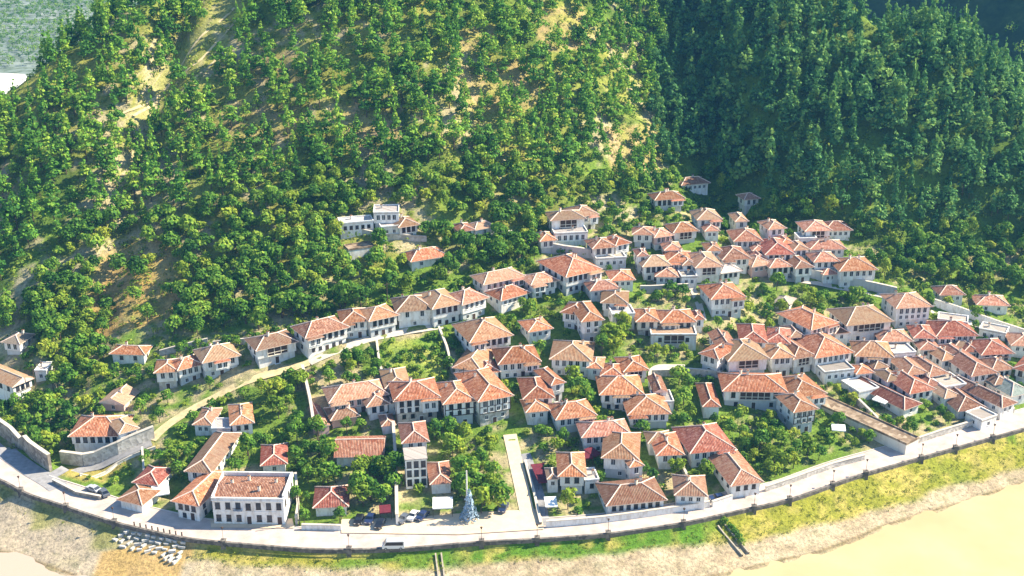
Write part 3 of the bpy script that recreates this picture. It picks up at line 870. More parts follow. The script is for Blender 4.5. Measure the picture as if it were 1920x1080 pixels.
def ground_mat():
    t = NT('hill_ground', 0.97, 0.05)
    a = t.n('ShaderNodeVertexColor', layer_name='tint')
    n = t.noise(t.pos(), 1.1, 5, 0.75)
    n2 = t.noise(t.pos(), 0.3, 3, 0.6)
    v = t.ramp(n, [(0.3, (.45, .45, .45)), (0.5, (1, 1, 1)), (0.72, (1.5, 1.45, 1.35))])
    col = t.mix(1.0, a.outputs[0], v, 'MULTIPLY')
    col = t.mix(t.ramp(n2, [(.5, (0, 0, 0)), (.7, (.35, .35, .35))]), col, (.06, .09, .022))
    t.bump(n, 0.8, 0.5)
    return t.color(col)
GROUND = ground_mat()

def grid_mesh(name, X, Y, Z, mat, color=None, smooth=True):
    ny, nx = X.shape
    i = np.arange(nx * ny).reshape(ny, nx)
    f = np.stack([i[:-1, :-1], i[:-1, 1:], i[1:, 1:], i[1:, :-1]], -1).reshape(-1, 4)
    return np_mesh(name, np.stack([X, Y, Z], -1).reshape(-1, 3), f, mat, color, smooth)

def build_ground():
    xs = np.arange(-340, 341, 1.6)
    sv = np.concatenate([[-300, -120, -60, -40, -30], np.arange(-26, -1.01, .8), [-1.0, -.6, 0], np.arange(2, 400, 1.6)])
    X, Sv = np.meshgrid(xs, sv)
    Y = road_y(X) + Sv * np.sqrt(1 + np.interp(X, _fx, _sl) ** 2)
    Z = terrain(X, Y)
    # fine roughness of the bank and the hillside
    s = inland(X, Y)
    rough = np.where(s < -1.5, .5, np.where(s > 40, .9, 0))
    Z = Z + rough * (vnoise(X, Y, 3.1, 21) - .5) * np.where((s < -1.5) & (s > -17), 1, np.where(s > 40, 1, 0))
    c = ground_colour(X.ravel(), Y.ravel(), Z.ravel())
    o = link('hillside_terrain', grid_mesh('hillside_terrain', X, Y, Z, GROUND, c))
    setp(o, 'steep hillside with dry grass and bare soil rising behind the village to the river bank', 'terrain', kind='structure')
build_ground()

def build_water():
    t = NT('river_water', 0.3, 0.2)
    n = t.noise(t.pos(), 0.05, 3)
    n2 = t.noise(t.pos(), 0.9, 3)
    t.bump(n2, 0.06, 0.05)
    sp = t.n('ShaderNodeSeparateXYZ'); t.l(t.pos(), sp.inputs[0])
    mx_ = t.n('ShaderNodeMapRange'); mx_.inputs[1].default_value = -60; mx_.inputs[2].default_value = 20; t.l(sp.outputs[0], mx_.inputs[0])
    m = t.color(t.mix(mx_.outputs[0], (.45, .34, .26), t.ramp(n, [(.3, (.45, .34, .17)), (.7, (.52, .41, .22))])))
    xs = np.arange(-400, 401, 10.0); sv = np.array([-600, -300, -100, -60, -40, -14.5])
    X, Sv = np.meshgrid(xs, sv)
    Y = road_y(X) + Sv * np.sqrt(1 + np.interp(X, _fx, _sl) ** 2)
    o = link('river_water', grid_mesh('river_water', X, Y, X * 0, m))
    setp(o, 'smooth pale tan silty river water along the bank', 'river', kind='structure')
build_water()

# far plain behind the hill with orchard rows, and the pale gravel of another river arm
def build_plain():
    t = NT('plain_fields', 0.97, 0.05)
    n = t.noise(t.pos(), 0.012, 4); n2 = t.noise(t.pos(), 0.11, 3)
    col = t.ramp(n, [(.3, (.13, .17, .14)), (.5, (.21, .25, .22)), (.7, (.33, .35, .32))])
    col = t.mix(t.ramp(n2, [(.45, (0, 0, 0)), (.6, (.6, .6, .6))]), col, (.06, .09, .04))
    m = t.color(col)
    xs = np.concatenate([np.arange(-3500, -900, 300), np.arange(-900, 901, 25), np.arange(1100, 3501, 300)]); ys = np.concatenate([np.arange(600, 1500, 25), np.arange(1500, 5000, 250)])
    X, Y = np.meshgrid(xs, ys)
    Z = -.3 + .8 * sstep(760, 1000, Y) * vnoise(X, Y, 90, 31)
    o = link('distant_plain', grid_mesh('distant_plain', X, Y, Z, m)); setp(o, 'flat hazy farmland beyond the hill', 'plain', kind='structure')
    g = plain('pale_gravel', (.80, .74, .68), .9, .1, .08, .1)
    P = [on_z(-200, 176, .35), on_z(-200, 128, .35), on_z(46, 139, .35), on_z(80, 176, .35)]
    b = MB(); b.face([tuple(p) for p in P]); setp(b.build('gravel_bed', g), 'pale gravel river bed at the left behind the hill', 'gravel', kind='structure')
build_plain()

def build_far_hill():
    xs = np.arange(150, 1300, 9.0); ys = np.arange(610, 1700, 9.0)
    X, Y = np.meshgrid(xs, ys)
    Z = .98 * softplus((Y - 655) * .68 + (X - 240) * .74 , 20)
    Z = smin(Z, 330 + 0 * X, 60) + 26 * (vnoise(X, Y, 130, 41) - .5) * sstep(620, 800, Y) + 12 * (vnoise(X, Y, 45, 42) - .5) + 5 * (vnoise(X, Y, 16, 43) - .5)
    Z -= 6
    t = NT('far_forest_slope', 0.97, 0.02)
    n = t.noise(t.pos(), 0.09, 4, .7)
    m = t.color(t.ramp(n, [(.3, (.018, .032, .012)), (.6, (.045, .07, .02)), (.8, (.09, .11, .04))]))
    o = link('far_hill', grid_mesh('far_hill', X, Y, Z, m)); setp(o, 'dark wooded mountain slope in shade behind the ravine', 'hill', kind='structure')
    return X, Y, Z
FARX, FARY, FARZ = build_far_hill()

# ------------------------------------------------------------------ roads, lanes, squares
def strip(name, pts, width, mat, lift, label, cat, closed=False, kind='structure', step=1.5):
    """A band draped over the ground along world points."""
    P = np.array(pts, float)[:, :2]
    seg = np.hypot(*np.diff(P, axis=0).T); L = np.concatenate([[0], np.cumsum(seg)])
    q = np.arange(0, L[-1], step); q = np.append(q, L[-1])
    x = np.interp(q, L, P[:, 0]); y = np.interp(q, L, P[:, 1])
    if len(x) > 8:
        k = np.ones(5) / 5
        x[2:-2] = np.convolve(x, k, 'valid'); y[2:-2] = np.convolve(y, k, 'valid')
    tx, ty = np.gradient(x), np.gradient(y); n = np.hypot(tx, ty); nx, ny = -ty / n, tx / n
    cols = max(2, int(width / 1.5) + 1)
    off = np.linspace(-width / 2, width / 2, cols)
    X = x[:, None] + nx[:, None] * off; Y = y[:, None] + ny[:, None] * off
    Zc = terrain(X, Y)
    Z = np.maximum(Zc, terrain(x, y)[:, None]) * .5 + Zc * .5 + lift
    o = link(name, grid_mesh(name, X, Y, Z, mat)); setp(o, label, cat, kind=kind)
    return o

def G(px, py, h=0): return ground(px, py, h)
def road_point(x, s):
    return x, float(road_y(x)) + s * math.sqrt(1 + float(np.interp(x, _fx, _sl)) ** 2)

xs = np.arange(-190, 225, 3.0)
strip('promenade', [road_point(x, 4.4) for x in xs], 8.6, RIDGE_ROAD, .03, 'wide pale pink paved promenade along the river', 'road')
KERB = plain('kerb_stone', (.55, .50, .46), .9, .1, .15)
def kerb(name, s, w, z0, z1, x0, x1, mat, label, cat, kind):
    b = MB()
    xx = np.arange(x0, x1, 2.0)
    for a, c in zip(xx[:-1], xx[1:]):
        p0 = road_point(a, s); p1 = road_point(a, s + w); p2 = road_point(c, s + w); p3 = road_point(c, s)
        b.face([(*p0, z1), (*p3, z1), (*p2, z1), (*p1, z1)])
        b.face([(*p0, z0), (*p3, z0), (*p3, z1), (*p0, z1)]); b.face([(*p2, z0), (*p1, z0), (*p1, z1), (*p2, z1)])
    o = b.build(name, mat); setp(o, label, cat, kind=kind); return o
kerb('kerb', 8.75, .3, 4.8, 5.16, -120, 200, KERB, 'low stone kerb on the house side of the promenade', 'kerb', 'structure')
RWALL = stone('river_wall_stone', (.10, .09, .08), (.17, .15, .13), (.24, .21, .18), 1.2)
kerb('river_wall', -.75, .62, 2.4, 5.55, -178, 215, RWALL, 'dark low stone parapet wall between the promenade and the grassy bank', 'wall', 'thing')

DIRT = plain('dirt_track', (.55, .44, .24), .95, .05, .25, .6)
TARM = plain('asphalt', (.28, .27, .27), .9, .1, .2, .8)
PAVE = plain('plaza_paving', (.64, .50, .35), .9, .1, .1, .5)
LIME = plain('pale_path', (.54, .48, .40), .95, .05, .15, .7)
strip('dirt_lane', [G(*p) for p in [(284, 826), (310, 800), (370, 762), (440, 726), (505, 702), (580, 681)]], 3.0, DIRT, .14, 'sunlit yellow dirt lane climbing from the lower houses to the white long house', 'lane')
strip('stony_lane', [G(*p) for p in [(580, 681), (640, 655), (700, 634), (760, 622), (830, 612)]], 3.2, LIME, .14, 'pale lane below the hillside row of houses', 'lane')
strip('shaded_lane', [G(*p) for p in [(-60, 800), (10, 848), (60, 884), (95, 903), (110, 915)]], 5.0, TARM, .10, 'dark asphalt lane in shade behind the left bank', 'lane')
strip('side_lane', [G(*p) for p in [(95, 893), (150, 880), (220, 858), (284, 830)]], 3.4, TARM, .14, 'asphalt lane rising beside the high terrace wall', 'lane')
strip('plaza_path', [G(*p) for p in [(990, 968), (975, 900), (964, 850), (956, 815)]], 3.6, PAVE, .12, 'pale paved path from the square up to the middle row', 'path')
strip('stepped_lane', [G(*p) for p in [(1246, 772), (1228, 720), (1222, 690), (1285, 690)]], 3.0, LIME, .14, 'narrow stepped lane in the village centre', 'path')
strip('upper_lane', [G(*p) for p in [(1318, 602), (1312, 575), (1300, 545), (1288, 522)]], 2.2, LIME, .14, 'steep stepped lane up to the upper quarter', 'path')
strip('wall_lane', [G(*p) for p in [(1440, 520), (1520, 530), (1600, 545), (1680, 562)]], 2.6, LIME, .14, 'lane on the terrace wall under the end mansion', 'path')
strip('far_lane', [G(*p) for p in [(1745, 585), (1800, 600), (1870, 622), (1960, 650)]], 3.0, LIME, .14, 'pale lane by the long boundary wall', 'path')
strip('red_alley', [G(*p) for p in [(1022, 985), (1012, 930), (996, 880), (985, 850)]], 2.6, TARM, .12, 'dark narrow alley beside the red pergola', 'path')
for k_, pp_ in enumerate([[(172, 248), (255, 205), (330, 140), (440, 15)], [(250, 218), (305, 182), (372, 118), (455, 25)], [(262, 252), (345, 168), (430, 84)]]):
    strip('terrace_path', [G(*p) for p in pp_], .9, DIRT, .12, ['upper', 'middle', 'lower'][k_] + ' pale diagonal terrace line up the hill', 'path')
def flat_area(name, px, z, mat, label, cat):
    P = [on_z(a, b_, z) for a, b_ in px]
    b = MB(); b.face([tuple(p) for p in P][::-1] if 0 else [tuple(p) for p in P])
    setp(b.build(name, mat), label, cat, kind='structure')
flat_area('parking_square', [(640, 999), (640, 962), (810, 957), (880, 950), (960, 935), (1008, 932), (1020, 992), (860, 1002)][::-1], 5.22, PAVE, 'tan paved square with parked cars beside the promenade', 'square')
flat_area('forecourt', [(396, 989), (394, 975), (548, 972), (552, 990)][::-1], 5.2, PAVE, 'narrow paved forecourt of the white public building', 'square')

# ------------------------------------------------------------------ walls
def wall_line(px, h, th, mat, label, name='garden_wall', below=1.0, kind_s=None):
    pts = [G(*p) for p in px]
    b = MB()
    cap = MB()
    tops = []
    for p in pts: tops.append(p[2])
    for (p, q) in zip(pts[:-1], pts[1:]):
        d = Vector((q[0] - p[0], q[1] - p[1], 0)); L = d.length
        n = max(1, int(L / 3)); d.normalize(); s = Vector((-d.y, d.x, 0)) * th / 2
        for i in range(n):
            a = Vector(p[:2].tolist() + [0]).lerp(Vector(q[:2].tolist() + [0]), i / n); c = Vector(p[:2].tolist() + [0]).lerp(Vector(q[:2].tolist() + [0]), (i + 1) / n)
            za = tz(a.x, a.y); zc = tz(c.x, c.y)
            def quad(m, lo0, lo1, hi0, hi1, k):
                A0, A1 = a - s * k, a + s * k; C0, C1 = c - s * k, c + s * k
                m.face([(A0.x, A0.y, hi0), (C0.x, C0.y, hi1), (C1.x, C1.y, hi1), (A1.x, A1.y, hi0)])
                m.face([(A0.x, A0.y, lo0), (C0.x, C0.y, lo1), (C0.x, C0.y, hi1), (A0.x, A0.y, hi0)])
                m.face([(C1.x, C1.y, lo1), (A1.x, A1.y, lo0), (A1.x, A1.y, hi0), (C1.x, C1.y, hi1)])
                m.face([(A1.x, A1.y, lo0), (A0.x, A0.y, lo0), (A0.x, A0.y, hi0), (A1.x, A1.y, hi0)])
                m.face([(C0.x, C0.y, lo1), (C1.x, C1.y, lo1), (C1.x, C1.y, hi1), (C0.x, C0.y, hi1)])
            quad(b, za - below, zc - below, za + h, zc + h, 1)
            quad(cap, za + h, zc + h, za + h + .14, zc + h + .14, 1.35)
    o = b.build(name, mat); setp(o, label, 'wall', kind='thing')
    cap.build('coping', LIME, o)
WALLS = [
 ([(590, 812), (582, 760), (568, 700)], 2.6, .6, PINK, 'long diagonal wall climbing beside the pink lean-to'),
 ([(706, 642), (712, 690), (722, 720)], 1.6, .5, STONE, 'stone wall on the left side of the terraced vegetable garden'),
 ([(823, 622), (838, 660), (848, 700)], 1.8, .5, STONE, 'stone wall on the right side of the terraced vegetable garden'),
 ([(745, 985), (744, 930), (742, 870), (738, 808)], 3.0, .6, WHITE, 'tall white lane wall left of the slender house'),
 ([(566, 992), (640, 994)], 1.4, .5, WHITE, 'low white wall under the dark hedge by the promenade'),
 ([(1024, 988), (1070, 985), (1130, 980), (1200, 971), (1262, 962), (1330, 950)], 1.7, .5, WHITE, 'white garden wall along the promenade in front of the long low house'),
 ([(1335, 950), (1372, 938)], 1.6, .5, WHITE, 'short white wall behind the parked blue car'),
 ([(1435, 922), (1490, 903), (1560, 878), (1620, 862)], 1.5, .5, STONE, 'pale stone wall below the dense garden beside the promenade'),
 ([(1700, 838), (1760, 818), (1830, 797), (1900, 775)], 1.7, .5, STONE, 'pale stone wall at the right end of the promenade'),
 ([(96, 884), (60, 858), (25, 832), (-20, 800)], 5.0, .8, DSTONE, 'high brown stone retaining wall above the shaded lane'),
 ([(116, 868), (158, 874), (222, 852), (290, 822)], 3.6, .8, STONE, 'pale retaining wall under the high terrace house'),
 ([(150, 893), (220, 872), (292, 842)], .7, .4, WHITE, 'low white parapet along the rising side lane'),
 ([(1015, 470), (1060, 478), (1110, 486), (1160, 500)], 3.2, .7, GREY, 'grey terrace wall under the high white mansion'),
 ([(1014, 985), (1002, 930), (985, 868)], .8, .5, DSTONE, 'brown wall along the square side of the dark alley'),
 ([(1440, 512), (1520, 522), (1600, 540), (1680, 556)], 3.2, .7, GREY, 'long grey terrace wall running right under the end mansion'),
 ([(1750, 575), (1820, 598), (1890, 622), (1960, 645)], 2.6, .6, WHITE, 'long white boundary wall beside the right hand woods'),
 ([(1222, 705), (1290, 703), (1350, 708)], 2.0, .6, STONE, 'pale terrace wall in front of the dense red roof cluster'),
 ([(1258, 838), (1290, 905), (1320, 950)], 1.6, .5, STONE, 'sloping garden wall left of the dark red hip roofed house'),
 ([(1590, 740), (1640, 790), (1690, 838)], 2.0, .5, STONE, 'diagonal garden wall left of the roofless grey building'),
 ([(100, 905), (145, 928), (190, 936)], 1.0, .5, DSTONE, 'low dark kerb wall around the dry yard at the left'),
 ([(400, 652), (470, 646)], 2.0, .5, STONE, 'stone wall behind the joined row on the slope'),
 ([(300, 668), (390, 645)], 1.8, .5, STONE, 'old stone wall above the joined row under the scrub'),
 ([(272, 905), (268, 850)], 2.0, .4, WHITE, 'white post like wall end between dry yard and orchard'),
 ([(660, 436), (720, 448), (800, 452)], 1.8, .5, STONE, 'pale terrace wall below the flat white block in the trees'),
 ([(860, 458), (960, 440)], 1.6, .5, STONE, 'terrace wall under the upper clearing houses'),
 ([(1200, 548), (1290, 545)], 2.2, .5, GREY, 'grey wall behind the two brown fronted houses'),
 ([(555, 900), (560, 960), (556, 985)], 2.2, .5, STONE, 'lane wall right of the white public building'),
]
for px, h, th, m, lab in WALLS: wall_line(px, h, th, m, lab)
# ------------------------------------------------------------------ vegetation
def leaf_mat(name, dark, mid, light, trans=0.28, obj_rnd=True):
    t = NT(name, 0.75, 0.12)
    a = t.n('ShaderNodeVertexColor', layer_name='tint')
    sp = t.n('ShaderNodeSeparateColor'); t.l(a.outputs[0], sp.inputs[0])
    # tint.r: shade of this leaf clump's green, tint.g: shade of this tree's green
    f = t.n('ShaderNodeMath', operation='MULTIPLY_ADD'); t.l(sp.outputs[0], f.inputs[0]); f.inputs[1].default_value = .55
    g = t.n('ShaderNodeMath', operation='MULTIPLY'); g.inputs[1].default_value = .45
    if obj_rnd: t.l(t.rnd(), g.inputs[0])
    else: t.l(sp.outputs[1], g.inputs[0])
    t.l(g.outputs[0], f.inputs[2])
    col = t.ramp(f.outputs[0], [(.1, dark), (.5, mid), (.9, light)])
    t.color(col)
    tr = t.n('ShaderNodeBsdfTranslucent'); t.l(col, tr.inputs[0])
    mx = t.n('ShaderNodeMixShader'); mx.inputs[0].default_value = trans
    out = t.t.nodes['Material Output']
    t.l(t.b.outputs[0], mx.inputs[1]); t.l(tr.outputs[0], mx.inputs[2]); t.l(mx.outputs[0], out.inputs[0])
    return t.m
PC = ((.04, .14, .022), (.15, .33, .035), (.38, .50, .06))
BC = ((.035, .11, .015), (.12, .26, .028), (.32, .42, .05))
YC = ((.10, .19, .02), (.23, .33, .03), (.40, .44, .05))
PINE = leaf_mat('pine_needles', *PC); PINE_S = leaf_mat('pine_needles_wood', *PC, obj_rnd=False)
PINE_D = leaf_mat('shade_toned_needles', (.03, .11, .036), (.10, .25, .065), (.27, .42, .085)); PINE_SHADE_S = leaf_mat('shade_toned_needles_wood', (.03, .11, .036), (.10, .25, .065), (.27, .42, .085), obj_rnd=False)  # ravine shade put into darker copies of the pine colours
BROAD = leaf_mat('broad_leaves', *BC); BROAD_S = leaf_mat('broad_leaves_wood', *BC, obj_rnd=False)
BRIGHT = leaf_mat('bright_leaves', *YC); BRIGHT_S = leaf_mat('bright_leaves_wood', *YC, obj_rnd=False)
BLUEL = leaf_mat('bluish_needles', (.16, .25, .34), (.36, .48, .60), (.60, .68, .76))
SCRUBM = leaf_mat('scrub_leaves', (.06, .15, .02), (.20, .30, .035), (.46, .46, .09), obj_rnd=False)
GRASSM = leaf_mat('bank_grass', (.08, .17, .015), (.21, .26, .03), (.44, .38, .09), .3, obj_rnd=False)
BARK = plain('bark', (.12, .085, .06), .95, .05, .3, 3)

def cards(C, N, size, r, aspect=.75):
    """quads at centres C facing N (n,3)"""
    n = len(C)
    N = N / (np.linalg.norm(N, axis=1, keepdims=True) + 1e-9)
    up = r.normal(size=(n, 3)); U = np.cross(N, up); U /= np.linalg.norm(U, axis=1, keepdims=True) + 1e-9
    V = np.cross(N, U)
    s = np.broadcast_to(size, (n,))[:, None] * .5
    a = U * s; b = V * s * aspect
    k = r.uniform(.6, 1.15, size=(4, n, 1))
    P = np.stack([C - a * k[0] - b * .5, C + a * .35 - b * k[1], C + a * k[2] + b * .4, C - a * .3 + b * k[3]], 1)
    return P.reshape(-1, 3), np.arange(4 * n).reshape(n, 4)

def crown_pts(lumps, n, r):
    """points and outward normals over a set of ellipsoid lumps (cx,cy,cz,rx,ry,rz)"""
    L = np.array(lumps); w = (L[:, 3] * L[:, 4] + L[:, 3] * L[:, 5]) ; w /= w.sum()
    idx = r.choice(len(L), n, p=w)
    d = r.normal(size=(n, 3)); d /= np.linalg.norm(d, axis=1, keepdims=True)
    d[:, 2] = np.where(d[:, 2] < -.45, -d[:, 2], d[:, 2])
    R = L[idx, 3:6]
    rad = 1 - .42 * r.random((n, 1)) ** 2.2
    C = L[idx, :3] + d * R * rad
    N = d / R * R.mean(axis=1, keepdims=True) + r.normal(size=(n, 3)) * .38
    return C, N, idx

def make_pine(seed, h=11.0, n=300, stretch=1.0, slim=False):
    r = np.random.default_rng(seed)
    lumps = []
    k = 7
    for i in range(k):
        t = i / (k - 1)
        z = h * ((.24 + .70 * t) if slim else (.36 + .56 * t))
        rad = ((2.1 * (1 - t) ** .95 + .22) if slim else (2.35 * (1 - t) ** .6 + .45)) * stretch * r.uniform(.8, 1.2)
        m = 3 if i < k - 2 else 1
        for j in range(m):
            a = r.uniform(0, 6.28); q = rad * .55 if m > 1 else r.uniform(0, .2)
            lumps.append((math.cos(a) * q, math.sin(a) * q, z + r.uniform(-.4, .4), rad * .72, rad * .72, h * .075))
    C, N, idx = crown_pts(lumps, n, r)
    P, Q = cards(C, N, r.uniform(.75, 1.4, n), r)
    lum = np.clip(r.normal(.45, .2, len(lumps))[idx] + r.normal(0, .2, n), 0, 1)
    return P, Q, np.repeat(lum, 4), h

def make_broad(seed, h=6.5, rad=2.8, n=330, base=.28):
    r = np.random.default_rng(seed)
    lumps = [(0, 0, h * .6, rad * .72, rad * .72, h * .30)]
    for i in range(8):
        a = i * 6.28 / 8 + r.uniform(-.4, .4); q = rad * r.uniform(.42, .68); z = h * r.uniform(base + .12, .78)
        e = rad * r.uniform(.30, .46)
        lumps.append((math.cos(a) * q, math.sin(a) * q, z, e, e, e * r.uniform(.75, 1.0)))
    lumps.append((r.uniform(-.3, .3), r.uniform(-.3, .3), h * .84, rad * .42, rad * .42, h * .15))
    C, N, idx = crown_pts(lumps, n, r)
    P, Q = cards(C, N, r.uniform(.6, 1.1, n) * (.55 + .16 * rad), r)
    lum = np.clip(r.normal(.45, .22, len(lumps))[idx] + r.normal(0, .2, n), 0, 1)
    return P, Q, np.repeat(lum, 4), h

def make_cypress(seed, h=9.0, rad=.9, n=220):
    r = np.random.default_rng(seed)
    lumps = [(0, 0, h * t, rad * (1.05 - .85 * abs(t - .32) ** 1.1 * 1.25), rad * (1.05 - .85 * abs(t - .32) ** 1.1 * 1.25), h * .09) for t in np.linspace(.12, .95, 9)]
    C, N, idx = crown_pts(lumps, n, r)
    P, Q = cards(C, N, r.uniform(.45, .8, n), r)
    return P, Q, np.repeat(np.clip(r.normal(.4, .25, n), 0, 1), 4), h

def tint3(lum, g=0.5):
    c = np.zeros((len(lum), 3), np.float32); c[:, 0] = lum; c[:, 1] = g; return c

def trunk_mesh(h, r0, seed, lean=0.15, limbs=4):
    r = random.Random(seed); b = MB()
    p = Vector((0, 0, -.8)); rad = r0
    pts = [p]
    for i in range(4):
        q = Vector((r.uniform(-lean, lean), r.uniform(-lean, lean), h * (i + 1) / 4)); b.tube(p, q, rad, rad * .72, 6); p = q; rad *= .72; pts.append(q)
    for i in range(limbs):
        a = pts[2].lerp(pts[4], r.random()); t = r.uniform(0, 6.28); L = h * r.uniform(.18, .3)
        b.tube(a, a + Vector((math.cos(t) * L, math.sin(t) * L, L * .55)), r0 * .4, r0 * .15, 5)
    return b.mesh('trunk', BARK)

PROTO = {}
def proto(key, maker, trunkargs, mat):
    P, Q, lum, h = maker
    PROTO[key] = (np_mesh('crown', P, Q, mat, tint3(lum)), trunk_mesh(*trunkargs), h, (P, Q, lum))
for i in range(7): proto(('pine', i), make_pine(100 + i, h=(12.5 if i % 2 else 10) + .6 * (i % 4), stretch=.9 + .1 * (i % 3), slim=bool(i % 2)), (8.5, .22, i), PINE)
for i in range(7): proto(('shade_pine', i), make_pine(150 + i, h=(10 if i % 3 else 13) + .6 * (i % 4), stretch=.85 + .1 * (i % 3), slim=not i % 3), (8.5, .22, i), PINE_D)
for i in range(7): proto(('broad', i), make_broad(200 + i, h=5.6 + .5 * (i % 4), rad=2.5 + .3 * (i % 3)), (4.2, .2, i), BROAD)
for i in range(3): proto(('bright', i), make_broad(300 + i, h=5.4 + .6 * i, rad=2.6), (4.0, .18, i), BRIGHT)
for i in range(3): proto(('bush', i), make_broad(400 + i, h=2.2, rad=1.6, n=130, base=.05), (1.2, .09, i), BROAD)
for i in range(2): proto(('ybush', i), make_broad(420 + i, h=1.9, rad=1.5, n=120, base=.05), (1.1, .09, i), BRIGHT)
for i in range(2): proto(('cypress', i), make_cypress(500 + i), (7.0, .14, i), BROAD)
KINDNAME = {'pine': 'pine_tree', 'shade_pine': 'pine_tree', 'broad': 'broadleaf_tree', 'bright': 'bright_tree', 'bush': 'bush', 'ybush': 'yellow_bush', 'cypress': 'cypress_tree'}

def place_tree(kind, var, x, y, sc, label, cat, group, rz=None):
    cm, tm, h, _ = PROTO[(kind, var)]
    root = empty(KINDNAME[kind], (x, y, tz(x, y) - .1), random.uniform(0, 6.28) if rz is None else rz, label, cat, group)
    root.scale = (sc * random.uniform(.92, 1.1), sc * random.uniform(.92, 1.1), sc * random.uniform(.9, 1.15))
    link('crown', cm, root)
    link('trunk', tm, root)
    return root

def blocked(x, y, pad=0.6):
    for ax, ay, ca, sa, w, d in FOOTS:
        dx, dy = x - ax, y - ay
        lx, ly = dx * ca + dy * sa, -dx * sa + dy * ca
        if -pad < lx < w + pad and -pad < ly < d + pad: return True
    return False

LANES = []
for o in COL.objects:
    if o.type == 'MESH' and o.get('category') in ('lane', 'path', 'square') and o.get('kind') == 'structure':
        LANES.append(np.array([tuple(v.co[:2]) for v in o.data.vertices]))
LANEV = np.concatenate(LANES)
def on_lane(x, y, pad=1.6):
    return bool((((LANEV - (x, y)) ** 2).sum(1) < pad * pad).any())

def nearest_house(x, y):
    return min(HOUSE_AT, key=lambda q: (q[0] - x) ** 2 + (q[1] - y) ** 2)
def short(lab):
    """first clause of a house label"""
    w = lab.split()
    return ' '.join(w[:9])
def where_label(what, x, y):
    hx, hy, lab = nearest_house(x, y)
    dx, dy = x - hx, y - hy
    rel = ('behind the' if dy > 0 else 'in front of the') if abs(dy) > abs(dx) else ('right of the' if dx > 0 else 'left of the')
    L = f"{what} {rel} {lab}"
    w = L.split()
    if len(w) > 16:
        L = ' '.join(w[:16])
        while L.split()[-1] in ('the', 'a', 'of', 'and', 'with', 'in', 'on', 'by', 'at', 'under', 'to', 'above', 'beside', 'from', 'over', 'below', 'its', 'white', 'dark', 'red', 'pale', 'dense', 'upper', 'two', 'left', 'right', 'no', 'long', 'large', 'beyond', 'behind', 'hillside', 'picture', 'front'):
            L = ' '.join(L.split()[:-1])
    return L

WORDS = {'broad': 'leafy green tree', 'bright': 'bright green tree', 'bush': 'small green bush', 'ybush': 'yellow green bush', 'cypress': 'narrow dark tree'}
CATS = {'broad': 'tree', 'bright': 'tree', 'bush': 'bush', 'ybush': 'bush', 'cypress': 'tree'}
